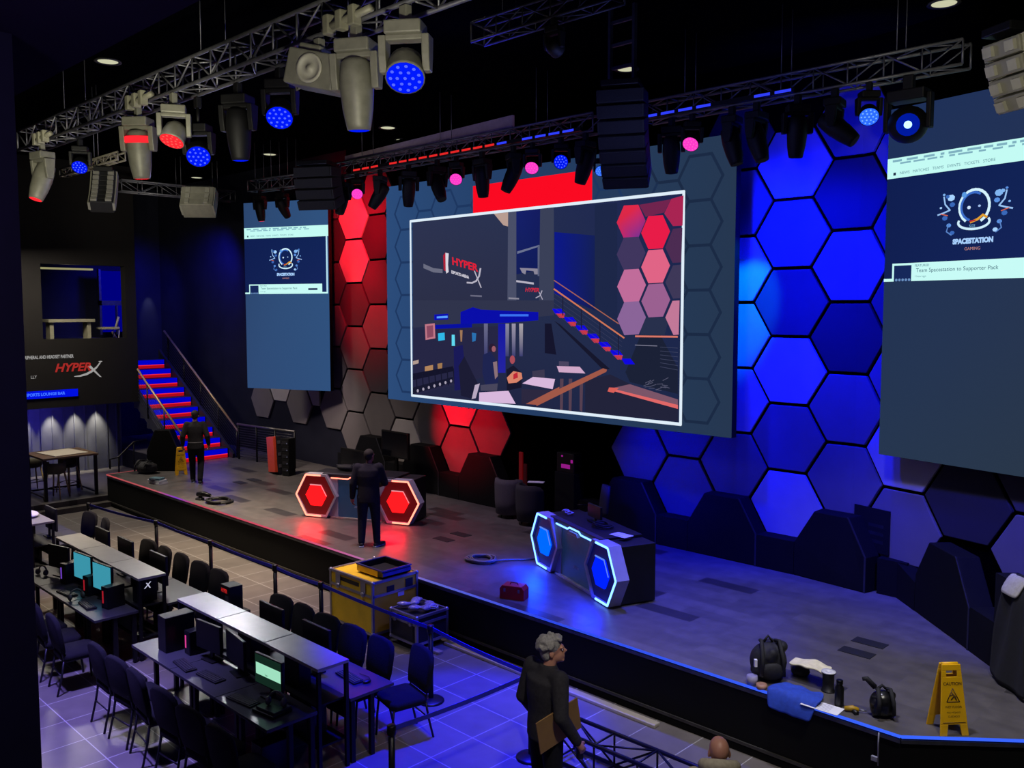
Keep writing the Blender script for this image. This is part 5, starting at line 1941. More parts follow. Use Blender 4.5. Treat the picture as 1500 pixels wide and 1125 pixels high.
    if shoes:
        for q in 'lr':
            b = MB()
            a_, t_ = j['a' + q], j['t' + q]
            zs = min(a_.z - .09 * s, t_.z - .03 * s)
            v = Vector((t_.x - a_.x, t_.y - a_.y, 0)).normalized() if (t_ - a_).length > .01 else Vector((0, 1, 0))
            heel = Vector((a_.x, a_.y, zs + .045 * s)) - v * .03 * s
            limb(b, [heel, heel + v * .1 * s + Vector((0, 0, -.003)), heel + v * .21 * s + Vector((0, 0, -.012 * s))], [.046 * s, .047 * s, .036 * s])
            limb(b, [heel + v * .03 * s, a_ + Vector((0, 0, .02 * s))], [.046 * s, .046 * s])
            sh = b.build('shoe', SHOE, o, remesh=.011, smoothit=3)
            b = MB()
            b.T = Matrix.Translation(Vector((0, 0, 0)))
            c = heel + v * .09 * s
            b.box((c.x, c.y, zs + .012 * s), (.085 * s, .27 * s, .022 * s), Matrix.Rotation(math.atan2(v.y, v.x) - PI / 2, 3, 'Z'))
            b.build('sole', sole, sh, .01)
    if hair:
        b = MB()
        b.T = H4
        if hair_kind == 'shaggy':
            rnd = random.Random(4)
            b.ell((0, -.022 * s, .05 * s), (.09 * s, .108 * s, .092 * s), 18, 12)
            b.ell((0, -.06 * s, -.01 * s), (.08 * s, .06 * s, .085 * s), 16, 10)
            for i in range(60):
                a, e = rnd.uniform(0, 2 * PI), rnd.uniform(-.1, 1.3)
                c = Vector((.088 * math.cos(a) * math.cos(e), -.022 + .104 * math.sin(a) * math.cos(e), .055 + .09 * math.sin(e))) * s
                if c.y > .055 * s and c.z < .09 * s:
                    continue
                b.ell(c, (.026 * s, .026 * s, .02 * s), 8, 6, (rnd.random() * 3, rnd.random() * 3, 0))
            for x in (-.05, -.02, .01, .04):
                b.tube([Vector((x, .06, .11)) * s, Vector((x + .012, .1, .085)) * s], [.022 * s, .012 * s], 8)
        else:
            b.ell((0, -.02 * s, .045 * s), (.083 * s, .102 * s, .087 * s), 18, 12)
            b.ell((0, -.05 * s, .0), (.078 * s, .066 * s, .075 * s), 16, 10)
        b.build('hair', hair, o, remesh=.009, smoothit=2)
    if cap:
        b = MB()
        b.T = H4
        b.ell((0, -.012 * s, .065 * s), (.088 * s, .108 * s, .075 * s), 18, 12)
        b.ell((0, .1 * s, .05 * s), (.07 * s, .07 * s, .012 * s), 16, 6)
        b.build('cap', cap, o, remesh=.01, smoothit=2)
    return o, j


# technician standing with his back to us in front of the red desk
foot = on_z(541, 800, SZ)
person('person in dark jacket and navy trousers standing with back turned before the red desk', (foot.x, foot.y, SZ), HEAD - PI / 2 + R(4), 1.74,
       dict(er=(.28, .06, 1.13), wr=(.16, .26, 1.05), hd=(.02, .035, 1.62), el=(-.27, -.02, 1.13), wl=(-.29, .03, .88), kl=(-.12, .03, .5), al=(-.135, -.02, .09), tl=(-.15, .12, .03), kr=(.12, .02, .5), ar=(.14, -.03, .09), tr=(.24, .1, .03), hl=(-.1, 0, .92)),
       R(-28), R(8), SKIN, mat('jacket_navy', '#1b1a26', .9, 0, .15, 30, .2, spec=.25), JEAN, HAIRD, .009, 'short', None, .8, 1.12)
# stagehand walking away towards the stairs
foot = on_z(288, 708, SZ)
p1, j1 = person('person in black cap and black jacket walking towards the lit stairs', (foot.x, foot.y, SZ), R(146) - PI / 2, 1.76,
                dict(kr=(.1, .1, .5), ar=(.1, -.12, .12), tr=(.1, .0, .03), kl=(-.1, .12, .52), al=(-.1, .14, .09), tl=(-.1, .3, .03), el=(-.28, -.06, 1.15), wl=(-.3, .05, .93), er=(.28, -.08, 1.15), wr=(.29, .05, .93)),
                0, R(6), SKINP, mat('jacket_work', '#232324', .9, 0, .2, 30, .2, spec=.25), TROU, HAIRD, .009, 'short', mat('cap_black', '#101012', .8, 0, .1), .84, 1.05)
b = MB()
b.tube([Vector((.17 * math.cos(a), .135 * math.sin(a), 1.0)) * (1.76 / 1.75) for a in [2 * PI * i / 20 for i in range(20)]], .014, 6, closed=True)
b.build('reflective_band', mat('band_grey', '#6a6a6a', .5, .1), p1)

# grey haired man carrying cardboard
hd = on_z(799, 958, 1.72)
GX, GY = hd.x, hd.y
g, jg = person('person with shaggy grey hair and black top carrying cardboard under one arm', (GX, GY, 0), R(78) - PI / 2, 1.9,
               dict(hd=(.015, .07, 1.61), nck=(0, .03, 1.46), er=(.3, -.05, 1.14), wr=(.33, .1, .9), el=(-.26, -.06, 1.13), wl=(-.24, .08, .92), sl=(-.2, .0, 1.42), sr=(.2, .01, 1.42)),
               R(-38), R(12), SKINP, JACK2, TROU, HAIRG, .008, 'shaggy', None, .84, 1.08)
FM = Matrix.Translation((GX, GY, 0)) @ Matrix.Rotation(R(78) - PI / 2, 4, 'Z')
b = MB()
b.T = Matrix.Translation((.245, -.02, 1.12)) @ Matrix.Rotation(R(6), 4, 'Y') @ Matrix.Rotation(R(3), 4, 'Z')
b.box((0, 0, 0), (.012, .5, .34), Matrix.Rotation(R(14), 3, 'X'))
b.cur = 0
o = b.build('cardboard_sheet', mat('cardboard', '#8a6a3c', .8, 0, .1, 6), None)
o.matrix_world = FM
tag(o, 'brown cardboard sheet held under the arm of the grey haired man', 'cardboard')
wv = FM @ jg['wr']
o = thing('handheld_radio', 'small black radio in the hand of the grey haired man', 'radio', FM @ (jg['wr'] + Vector((-.035, .06, -.14))), R(70))
MB().bx((-.03, -.02, -.06), (.03, .02, .06)).build('radio_body', MONB, o, .006)
MB().cyl((.015, 0, .06), (.015, 0, .13), .006, 6).build('antenna', MONB, o)

# bald man in a beige hoodie at the lower edge
hd = on_z(1060, 1106, 1.6)
bm, jb = person('bald person in beige hoodie seen from behind at the stage front', (hd.x - .02, hd.y - .03, 0), R(126) - PI / 2, 1.74, None, R(5), R(4), SKINP, HOOD, TROU, None, .009, 'none', None, .84, 1.1)
b = MB()
s = 1.74 / 1.75
b.tube([Vector((.115 * math.cos(a), .1 * math.sin(a) - .03, 1.545 - .05 * math.sin(a))) * s for a in [2 * PI * i / 18 for i in range(18)]], .05, 10, closed=True)
b.ell(Vector((0, -.12, 1.5)) * s, (.135, .075, .12), 14, 8)
b.ell(Vector((0, -.02, 1.46)) * s, (.14, .1, .08), 14, 8)
b.build('hood', HOOD, bm, remesh=.012, smoothit=3)

# ================================================================== things standing on the stage
YSGN = mat('sign_yellow', '#f0b808', .5, 0, .05)
SINK = mat('sign_ink', '#4a3206', .7, 0, .05)


def floor_sign(label, F, Bk, h=.68, w=.27):
    d = (Bk - F)
    d.z = 0
    gap = d.length
    rz = math.atan2(d.y, d.x) - PI / 2
    o = thing('wet_floor_sign', label, 'sign', (F + Bk) / 2, rz)
    for s in (-1, 1):
        tilt = math.atan2(gap / 2 - .02, h)
        T = Matrix.Translation((0, s * gap / 2, 0)) @ Matrix.Rotation(s * tilt, 4, 'X')
        b = MB()
        b.T = T
        hw, ht = w / 2, .095

        def xa(z):
            return hw + (ht - hw) * z / h
        y0, y1 = -.009, .009
        P = lambda poly: b.prism(poly, y0, y1)
        P([(-hw, 0), (-hw + .07, 0), (-hw + .085, .11), (-xa(.11), .11)])
        P([(hw, 0), (xa(.11), .11), (hw - .085, .11), (hw - .07, 0)])
        P([(-xa(.11), .11), (xa(.11), .11), (xa(.57), .57), (-xa(.57), .57)])
        P([(-xa(.57), .57), (-.055, .57), (-.055, .63), (-xa(.63), .63)])
        P([(xa(.57), .57), (xa(.63), .63), (.055, .63), (.055, .57)])
        P([(-xa(.63), .63), (xa(.63), .63), (ht, h), (-ht, h)])
        pn = b.build('sign_panel', YSGN, o, .004)
        if s < 0:
            b = MB()
            b.T = T
            fr = lambda u, z: (u, y0 - .002, z)
            b.text('CAUTION', .042, lambda u, z: fr(u, .49 + z), align='CENTER', bold=.001)
            b.text('WET FLOOR', .03, lambda u, z: fr(u, .27 + z), align='CENTER')
            b.text('PISO MOJADO', .022, lambda u, z: fr(u, .22 + z), align='CENTER')
            b.text('CUIDADO', .026, lambda u, z: fr(u, .18 + z), align='CENTER')
            for a_, c_ in (((0, .46), (-.065, .33)), ((0, .46), (.065, .33)), ((-.065, .33), (.065, .33))):
                b.tube([fr(*a_), fr(*c_)], .004, 5)
            b.tube([fr(-.01, .42), fr(.012, .385), fr(-.02, .35)], .006, 5)
            b.tube([fr(-.03, .39), fr(.005, .4), fr(.03, .37)], .005, 5)
            b.tube([fr(.012, .385), fr(.035, .345)], .006, 5)
            b.tube([fr(-xa(.13) + .02, .13), fr(xa(.13) - .02, .13)], .003, 5)
            b.build('lettering', SINK, pn)
    MB().cyl((-.08, 0, h - .01), (.08, 0, h - .01), .016, 10).build('hinge', YSGN, o)
    return o


floor_sign('bright yellow wet floor sign open on the stage corner', on_z(1398, 1078, SZ), on_z(1377, 1060, SZ), .69, .29)
f2 = on_z(266, 696, SZ)
floor_sign('yellow wet floor sign behind the person walking to the stairs', f2, f2 + Vector((-.3, .12, 0)), .69, .29)

# red toolbox
c = on_z(749, 877, SZ)
o = thing('tool_box', 'small red metal toolbox on the stage edge', 'toolbox', (c.x, c.y + .06, SZ), R(22))
b = MB()
b.prism([(-.19, .0), (.19, 0), (.19, .15), (.15, .2), (-.15, .2), (-.19, .15)], -.1, .1)
b.build('box_body', mat('toolbox_red', '#a81c24', .45, .1, .08), o, .006)
MB().tube([(-.06, 0, .2), (-.05, 0, .225), (.05, 0, .225), (.06, 0, .2)], .008, 6).build('handle', mat('toolbox_handle', '#7a1a20', .5), o)
b = MB()
for x in (-.11, .11):
    b.bx((x - .015, -.107, .11), (x + .015, -.101, .16))
b.build('latch', STEEL, o)


def coil(name, label, c, r, n, m, th=.013, cat='cable', tail=None, seed=1):
    rnd = random.Random(seed)
    o = thing(name, label, cat, c)
    b = MB()
    pts = []
    for i in range(n * 14):
        a = 2 * PI * i / 14
        rr = r * (1 + .14 * math.sin(i * .37)) * (1 + .05 * rnd.random())
        pts.append((rr * math.cos(a) + .05 * math.sin(i * .11), .85 * rr * math.sin(a), th + .05 * (i / (n * 14)) + .01 * math.sin(i)))
    if tail:
        pts += [Vector(q) for q in tail]
    b.tube(pts, th, 6)
    b.build('cable', m, o)
    return o


c = on_z(704, 822, SZ)
coil('coiled_cable', 'coil of grey cable lying on the stage near the blue desk', (c.x, c.y + .02, SZ), .23, 5, mat('cable_grey', '#6e6a62', .6, 0, .15), .016, 'cable', [(.3, .25, .03), (.5, .5, .02), (.62, .78, .02)])
c = on_z(322, 736, SZ)
coil('coiled_cable', 'coil of black cable behind the feet of the walking person', (c.x, c.y, SZ), .27, 4, mat('cable_black', '#121214', .6), .02, 'cable', None, 3)
c = on_z(300, 733, SZ)
o = thing('power_tool', 'black cordless power tool lying near the walking person', 'tool', (c.x, c.y, SZ), R(20))
MB().tube([(-.2, 0, .12), (0, 0, .14), (.16, 0, .12)], [.05, .06, .035], 12).build('tool_body', BLKMET, o)
MB().tube([(-.12, 0, .12), (-.14, .02, .03)], [.04, .045], 10).build('handle', BLKMET, o)
MB().bx((-.22, -.06, 0), (-.06, .06, .05)).build('battery', mat('tool_grey', '#3a3a3e', .5), o, .01)
MB().cyl((.16, 0, .12), (.24, 0, .115), .012, 8).build('chuck', STEEL, o)

c = on_z(231, 708, SZ)
for i, (dz, sx, sy, cl, lb) in enumerate(((0, .46, .26, '#c8c8cc', 'white flat box at the bottom of the small stack by the stage edge'), (.052, .4, .24, '#b8bcc4', 'white flat box in the middle of the small stack'), (.104, .3, .2, '#4a6a74', 'blue grey flat box on top of the small white stack'))):
    o = thing('flat_carton', lb, 'box', (c.x + .03 * i, c.y - .02 * i, SZ + dz), R(8 + 9 * i))
    MB().bx((-sx / 2, -sy / 2, 0), (sx / 2, sy / 2, .05)).build('carton', mat('carton_%d' % i, cl, .7, 0, .08), o, .004)
    MB().bx((-sx * .3, -sy / 2 - .002, .015), (sx * .1, -sy / 2 - .0005, .035)).build('side_label', mat('carton_label', '#8a8e9c', .7), o)


def blob_bag(name, label, cat, c, size, m, rz=0, seed=0, strap=True, n=10):
    rnd = random.Random(seed)
    o = thing(name, label, cat, c, rz)
    b = MB()
    X, Y, Z = size
    b.ell((0, 0, Z * .42), (X * .5, Y * .5, Z * .42), 18, 12)
    b.ell((0, 0, Z * .2), (X * .48, Y * .48, Z * .2), 16, 10)
    for i in range(n):
        a, h = rnd.uniform(0, 2 * PI), rnd.uniform(.12, .8)
        b.ell((X * .36 * math.cos(a), Y * .36 * math.sin(a), Z * h), (X * .18, Y * .17, Z * .12), 10, 7, (rnd.random(), rnd.random(), rnd.random()))
    b.build('bag_body', m, o, remesh=.018, smoothit=3)
    if strap:
        b = MB()
        for s in (-1, 1):
            b.tube([(s * X * .2, Y * .1, Z * .86), (s * X * .24, -Y * .2, Z * .93), (s * X * .27, -Y * .53, Z * .6), (s * X * .3, -Y * .52, Z * .2)], .022, 6)
        b.tube([(-.05, .02, Z * .84), (0, .02, Z * .98), (.05, .02, Z * .84)], .016, 6)
        b.build('strap', mat('strap_black', '#1a1a1c', .8), o)
    return o


BAGM = mat('bag_black', '#15151a', .75, 0, .3, 25, .4)
c = on_z(1117, 998, SZ)
bp = blob_bag('backpack', 'bulky black backpack standing on the stage edge', 'backpack', (c.x, c.y + .12, SZ), (.42, .36, .5), BAGM, HEAD - PI / 2, 2)
MB().ell((0, -.17, .15), (.13, .05, .1), 14, 8).build('pocket', BAGM, bp)
MB().bx((-.2, -.17, .2), (-.17, -.13, .28)).build('white_tag', PAPER, bp)
c = on_z(1280, 1048, SZ)
cb = blob_bag('camera_bag', 'shiny black bag with handle next to the yellow tool', 'bag', (c.x + .06, c.y + .06, SZ), (.26, .24, .32), mat('bag_gloss', '#121214', .3, 0, .4, 18, .6), R(40), 5)
MB().tube([(-.08, 0, .3), (-.16, .02, .38), (-.2, .03, .37)], [.03, .028, .02], 8).build('grip', BAGM, cb)
c = on_z(1155, 1000, SZ)
blob_bag('dark_pouch', 'small dark pouch tucked beside the backpack', 'pouch', (c.x, c.y + .28, SZ), (.22, .16, .14), BAGM, .4, 8, False)
c = on_z(215, 693, SZ)
blob_bag('gear_bag', 'dark bag of gear at the far stage end beside the plinth', 'bag', (c.x, c.y, SZ), (.6, .42, .36), BAGM, .3, 9, True)

b = MB()
c = on_z(1213, 1012, SZ)
o = thing('cable_spool', 'black spool with white round top beside the blue cloth', 'spool', (c.x, c.y, SZ))
MB().lathe([(.075, 0), (.075, .012), (.062, .016), (.062, .2), (.075, .204), (.075, .214)], seg=20).build('spool_body', mat('spool_black', '#101014', .5), o)
MB().lathe([(.077, .2145), (.077, .223), (.02, .223), (.02, .2146)], seg=20).build('spool_cap', WHITE, o, label='white round cap')
c = on_z(1229, 1034, SZ)
o = thing('water_bottle', 'black insulated bottle beside the white topped spool', 'bottle', (c.x, c.y, SZ))
MB().lathe([(.045, 0), (.047, .01), (.047, .2), (.03, .23), (.03, .24)], seg=18).build('bottle_body', MONB, o)
MB().lathe([(.034, .241), (.034, .28), (.028, .285)], seg=16).build('bottle_cap', BLKMET, o)
for px, py, lb, cl, hgt in ((1110, 997, 'tall roll of violet grey tape standing before the backpack', '#8a86a0', .1), (1124, 1003, 'short roll of tan tape lying before the backpack', '#a07860', .05)):
    c = on_z(px, py, SZ)
    o = thing('tape_roll', lb, 'tape', (c.x, c.y - .13, SZ))
    MB().lathe([(.035, 0), (.06, 0), (.06, hgt), (.035, hgt)], seg=20).build('tape_body', mat('tape_' + cl[1:], cl, .5), o)
    MB().lathe([(.034, .001), (.034, hgt - .001), (.03, hgt - .001), (.03, .001)], seg=20).build('core', mat('tape_core', '#6a6258', .8), o)


def cloth(name, label, cat, rows, m, th=.02):
    """rows of points -> soft thick sheet"""
    n = len(rows[0])
    vs = [Vector(p) for r_ in rows for p in r_]
    fs = [(i * n + k, i * n + k + 1, (i + 1) * n + k + 1, (i + 1) * n + k) for i in range(len(rows) - 1) for k in range(n - 1)]
    b = MB()
    b.add(vs, fs, True)
    o = b.build(name, m)
    s = o.modifiers.new('sub', 'SUBSURF')
    s.levels = s.render_levels = 2
    s = o.modifiers.new('thick', 'SOLIDIFY')
    s.thickness, s.offset = th, 1
    return tag(o, label, cat)


random.seed(21)
BLC = mat('cloth_blue', '#2244b0', .85, 0, .15, 20, .2)
E0 = on_z(1160, 1025, SZ)
rows = []
for i in range(7):
    r_ = []
    for k in range(8):
        u, v = (k - 3.5) * .075, i
        z = SZ + .035 + .05 * random.random()
        y = 8.98 - i * .07
        if y < 8.7:
            y2 = 8.665 - .01 * (i - 4)
            z = SZ + .02 - (i - 4) * .075 - .02 * random.random()
            y = y2
        r_.append((E0.x + u * (1.15 - .08 * abs(i - 3)), y + .02 * random.random(), z))
    rows.append(r_)
cloth('blue_jacket', 'bright blue jacket thrown over the stage edge', 'jacket', rows, BLC, .012)
E1 = on_z(1178, 1002, SZ)
rows = [[(E1.x + (k - 3) * .07, E1.y + .03 + i * .06, SZ + .16 + .05 * random.random() - .01 * abs(k - 3)) for k in range(7)] for i in range(5)]
cloth('cream_cloth', 'crumpled cream cloth lying on the blue jacket', 'cloth', rows, mat('cloth_cream', '#e0d8b4', .85, 0, .1, 20, .2), .02)
c = on_z(1205, 1036, SZ)
o = thing('paper_sheet', 'white sheet of paper on the stage edge beside the blue jacket', 'paper', (c.x, c.y - .01, SZ + .008), R(2))
MB().bx((-.2, -.1, 0), (.2, .1, .004)).build('sheet', PAPER, o)
b = MB()
for k in range(6):
    b.bx((-.16, -.075 + k * .028, .0042), (.1, -.07 + k * .028, .0046))
b.build('printed_lines', mat('paper_ink', '#8a8a98', .8), o)
c = on_z(1249, 1043, SZ)
o = thing('hand_tool', 'small yellow and black hand tool on the stage edge', 'tool', (c.x, c.y, SZ), R(30))
MB().tube([(-.08, 0, .03), (0, .01, .035), (.06, 0, .03)], [.025, .032, .02], 10).build('tool_body', mat('tool_yellow', '#b08a10', .5), o)
MB().tube([(0, .01, .02), (.03, -.07, .018)], [.022, .026], 8).build('handle', MONB, o)
MB().cyl((.06, 0, .03), (.13, -.01, .03), .008, 6).build('tip', STEEL, o)

# darker planks of the stage floor, laid on as thin added plates
for px, py, lb in ((1274, 942, 'dark floor plank of the pair, farther from the stage edge'), (1255, 956, 'dark floor plank of the pair, nearer the stage edge'), (650, 790, 'dark floor plank between the two desks, nearer the stage edge'), (675, 783, 'dark floor plank between the two desks, farther from the stage edge'),
                   (352, 707, 'dark floor plank near the stairs, on the pillar side'), (372, 703, 'dark floor plank near the stairs, on the screen side')):
    c = on_z(px, py, SZ)
    o = MB().bx((-.2, -.1, .0), (.2, .1, .006)).build('floor_plank', mat('plank_dark', '#1c1c20', .6, 0, .1))
    o.location = (c.x, c.y, SZ + .001)
    tag(o, lb, 'floor plate', 'dark planks in the stage floor')

# orange panel case leaning at the guard rail
c = on_z(404, 694, SZ)
o = thing('panel_case', 'slim orange case with black side leaning by the guard rail', 'case', (c.x, c.y, SZ), R(25), rot=(R(-8), R(0), R(78)))
MB().bx((-.1, -.27, .05), (-.03, .27, .95)).build('orange_face', mat('case_orange', '#c03c14', .6, 0, .08), o, .01)
MB().bx((-.028, -.27, .05), (.1, .27, .95)).build('black_shell', DBLK, o, .01)
b = MB()
for z in (.2, .5, .8):
    b.bx((.0, -.285, z - .04), (.07, -.272, z + .04))
b.build('latch', STEEL, o)
o = thing('equipment_rack', 'narrow black rack with small lights beside the orange case', 'equipment', (c.x + .42, c.y + .12, SZ), R(15))
MB().bx((-.12, -.12, 0), (.12, .12, .95)).build('rack_frame', MATTE, o, .01)
b = MB()
for k in range(5):
    b.bx((-.09, -.126, .12 + k * .17), (.09, -.121, .2 + k * .17))
b.build('front_panel', mat('rack_panels', '#26262c', .4, .3), o)
b = MB()
for k in range(5):
    b.ell((.07, -.127, .15 + k * .17), (.012, .006, .012), 8, 6)
b.build('indicator_light', glow('indicator', '#6a6a80', 1), o)

# monitors behind the red desk
for (px0, px1, py0, py1, Y, lb) in ((560, 599, 629, 690, 12.5, 'dark standing display behind the red desk, nearer the main screen'), (500, 545, 655, 700, 12.2, 'dark standing display behind the red desk, nearer the stairs')):
    a, c2 = on_y(px0, py0, Y), on_y(px1, py0, Y)
    w = c2.x - a.x
    o = thing('standing_display', lb, 'display', ((a.x + c2.x) / 2, Y, SZ), 0, 'dark standing displays on the stage')
    zt = a.z - SZ
    MB().bx((-w / 2, -.03, zt - w * .62), (w / 2, .03, zt)).build('screen_housing', MATTE, o, .008)
    MB().bx((-w / 2 + .03, -.034, zt - w * .62 + .03), (w / 2 - .03, -.0305, zt - .03)).build('screen_glass', mat('screen_off', '#0c0c14', .15, 0, .05), o)
    MB().bx((-.04, .0, .03), (.04, .05, zt - .3)).build('stand_post', BLKMET, o)
    MB().bx((-.3, -.2, 0), (.3, .2, .03)).build('stand_base', BLKMET, o, .008)

# things on and behind the desks
dl = (RD + RE) / 2
dr = math.atan2((RE - RD).y, (RE - RD).x)
def on_desk(mid, ang, u, v, z=.908):
    return (mid.x + u * math.cos(ang) - v * math.sin(ang), mid.y + u * math.sin(ang) + v * math.cos(ang), SZ + z)
blob_bag('cable_bag', 'black soft bag lying on top of the red desk', 'bag', on_desk(dl, dr, -.45, .55), (.5, .24, .14), BAGM, dr, 12, False)
o = thing('desk_lamp_ball', 'small pale round lamp on the red desk beside the technician', 'lamp', on_desk(dl, dr, -.12, .5))
MB().ell((0, 0, .08), (.04, .04, .04), 12, 8).build('lamp_globe', glow('ball_pale', '#b8a8a0', 1), o)
MB().lathe([(.04, 0), (.03, .02), (.012, .04)], seg=12).build('lamp_foot', MONB, o)
bl = (BD + BE) / 2
br_ = math.atan2((BE - BD).y, (BE - BD).x)
c = on_desk(bl, br_, .78, .5)
o = thing('paper_sheet', 'white sheet of paper on the end of the blue desk', 'paper', c, br_ + .3)
MB().bx((-.15, -.1, 0), (.15, .1, .003)).build('sheet', PAPER, o)
MB().bx((-.1, -.06, .0032), (.08, -.05, .0036)).build('printed_line', _M['paper_ink'], o)
o = thing('desk_monitor', 'small dark monitor in the middle of the blue desk top', 'monitor', on_desk(bl, br_, -.1, .55), br_)
MB().bx((-.2, -.02, .06), (.2, .02, .26)).build('screen_housing', MONB, o, .005)
MB().bx((-.1, -.08, 0), (.1, .08, .015)).build('stand_base', MONB, o)
MB().bx((-.02, .0, .015), (.02, .02, .08)).build('stand_post', MONB, o)
coil('coiled_cable', 'tangle of dark cable on the blue desk top', on_desk(bl, br_, .25, .5), .13, 4, _M['cable_black'], .01, 'cable', None, 6)
coil('coiled_cable', 'white cable bundle at the far corner of the blue desk top', on_desk(bl, br_, -.72, .4), .06, 3, _M['cable_white'], .01, 'cable', None, 7)


def lounge(label, c, rz, m):
    o = thing('tub_chair', label, 'chair', c, rz, 'grey tub chairs on the stage')
    b = MB()
    rs = []
    for z, k in ((.42, .9), (.46, 1), (.84, 1.02), (.9, .95)):
        rs.append([Vector((.33 * k * math.cos(a), .3 * k * math.sin(a), z)) for a in [2 * PI * i / 24 for i in range(24)]])
    out = []
    n = 17
    for z, k in ((.1, .92), (.4, 1), (.8, 1.02), (.92, .97)):
        outer = [Vector((.34 * k * math.cos(a), .32 * k * math.sin(a), z if z < .5 else z - .22 * max(0, math.sin(a)))) for a in [R(-220 + 260 * i / (n - 1)) for i in range(n)]]
        inner = [Vector((.26 * k * math.cos(a), .24 * k * math.sin(a), z if z < .5 else z - .22 * max(0, math.sin(a)))) for a in [R(40 - 260 * i / (n - 1)) for i in range(n)]]
        out.append(outer + inner)
    b.rings(out)
    b.build('shell', m, o)
    o.scale = (.86, .86, .86)
    MB().ell((0, 0, .4), (.25, .23, .07), 18, 8).build('seat', m, o)
    for a in range(4):
        MB().cyl((.2 * math.cos(a * PI / 2 + .8), .2 * math.sin(a * PI / 2 + .8), 0), (.17 * math.cos(a * PI / 2 + .8), .17 * math.sin(a * PI / 2 + .8), .12), .018, 8).build('leg', BLKMET, o)


TUB = mat('tub_fabric', '#4a464c', .9, 0, .12, 40, .2)
c = on_z(766, 752, SZ)
lounge('grey rounded chair behind the blue desk, next to the low wall', (-12.42, 12.6, SZ), R(20), TUB)
c = on_z(806, 752, SZ)
lounge('dark rounded chair directly behind the blue desk corner', (-11.7, 12.45, SZ), R(-10), mat('tub_dark', '#232229', .9, 0, .12, 40, .2))
c = on_y(800, 708, 12.3)
o = thing('paper_sheet', 'white paper lying on the dark rounded chair', 'paper', (-11.7, 12.62, SZ + .8), R(30))
MB().bx((-.16, -.07, 0), (.16, .07, .012)).build('sheet', PAPER, o)
MB().bx((-.1, -.04, .0122), (.08, -.03, .0128)).build('printed_line', _M['paper_ink'], o)
# red lit stand and pink lit device in the dark opening
c = on_y(766, 700, 13.0)
o = thing('light_stand', 'red lit upright stand in the dark opening under the main screen', 'stand', (c.x, 12.95, SZ))
RDM = mat('stand_red_lit', '#6a1a1c', .5, .2, .1, emit='#5a0508', es=.6)  # red light on the uprights put into base colour and emission
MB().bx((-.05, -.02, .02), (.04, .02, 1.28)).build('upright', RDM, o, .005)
MB().bx((.08, -.02, .02), (.15, .02, 1.05)).build('upright', mat('stand_red_lit_dim', '#300a0c', .5, .2, .1, emit='#260306', es=.6), o, .005)
MB().bx((-.15, -.15, 0), (.25, .15, .02)).build('base_plate', BLKMET, o)
c = on_y(834, 676, 13.0)
o = thing('control_box', 'black device with pink lit buttons in the dark opening', 'equipment', (c.x, 13.0, SZ))
zc = c.z - SZ
MB().bx((-.25, -.15, 0), (.25, .15, zc - .2)).build('cabinet', MATTE, o, .01)
MB().bx((-.22, -.12, zc - .198), (.22, .12, zc + .18)).build('device_body', MONB, o, .01)
b = MB()
b.bx((-.1, -.126, zc - .12), (.12, -.121, zc - .04))
b.bx((.14, -.126, zc + .0), (.19, -.121, zc + .06))
b.bx((-.1, -.126, zc + .1), (-.06, -.121, zc + .13))
b.build('lit_button', glow('button_pink', (.28, .01, .22), 1), o)

# office chair behind the blue desk
c = on_z(868, 800, SZ)
o = thing('office_chair', 'black swivel chair behind the blue desk', 'chair', (c.x + .05, c.y - .15, SZ), R(150))
MB().ell((0, 0, .5), (.25, .25, .05), 18, 8).build('seat', MATTE, o)
b = MB()
b.rings([[Vector((.21 * k * math.cos(a) * (1 if z < .9 else .9), -.25 - (z - .6) * .12 + .05 * math.sin(a), z)) for a in [2 * PI * i / 16 for i in range(16)]] for z, k in ((.58, .8), (.65, 1), (.95, 1), (1.1, .85))])
b.build('backrest', mat('mesh_back', '#17151a', .8, 0, .2, 60, .3), o)
for s in (-1, 1):
    MB().tube([(s * .26, -.1, .5), (s * .3, -.08, .7), (s * .28, .12, .72)], .018, 8).build('armrest', BLKMET, o)
MB().cyl((0, 0, .1), (0, 0, .46), .03, 10).build('gas_post', STEEL, o)
for k in range(5):
    a = 2 * PI * k / 5
    MB().tube([(0, 0, .1), (.28 * math.cos(a), .28 * math.sin(a), .07)], [.03, .018], 8).build('base_arm', BLKMET, o)
    MB().ell((.29 * math.cos(a), .29 * math.sin(a), .032), (.025, .025, .032), 10, 8).build('caster', BLKMET, o)

# coat and towel on the corner wall
S_ = lambda s, d, z: P45(s, d, z)
rows = []
for i in range(9):
    r_ = []
    for k in range(7):
        d = .46 + .035 * math.sin(k * 1.9 + i * .5) + .012 * i
        z = 1.99 - i * .15 - .02 * random.random()
        r_.append(S_(3.05 + (k - 3) * (.05 + .01 * i) + .01 * i, d + (.02 if i else -.1), z + .06 if i else 2.05))
    rows.append(r_)
cloth('dark_coat', 'dark coat draped over the corner wall at the frame edge', 'coat', rows, mat('coat_dark', '#121218', .9, 0, .2, 20, .2), .02)
rows = [[S_(3.02 + (k - 2) * .075, .36 + i * .06 + .01 * math.sin(k), 2.06 - .03 * abs(i - 1) - i * i * .018) for k in range(5)] for i in range(4)]
cloth('white_towel', 'white towel on top of the dark coat', 'towel', rows, mat('towel_white', '#a8a498', .9, 0, .1, 30, .2), .02)
b = MB()
b.prism([(2.5, 1.352), (3.5, 1.352), (3.5, 1.93), (2.5, 1.93)], .38, .12, P45)
struct(b.build('wall_corner_screen', MATTE))

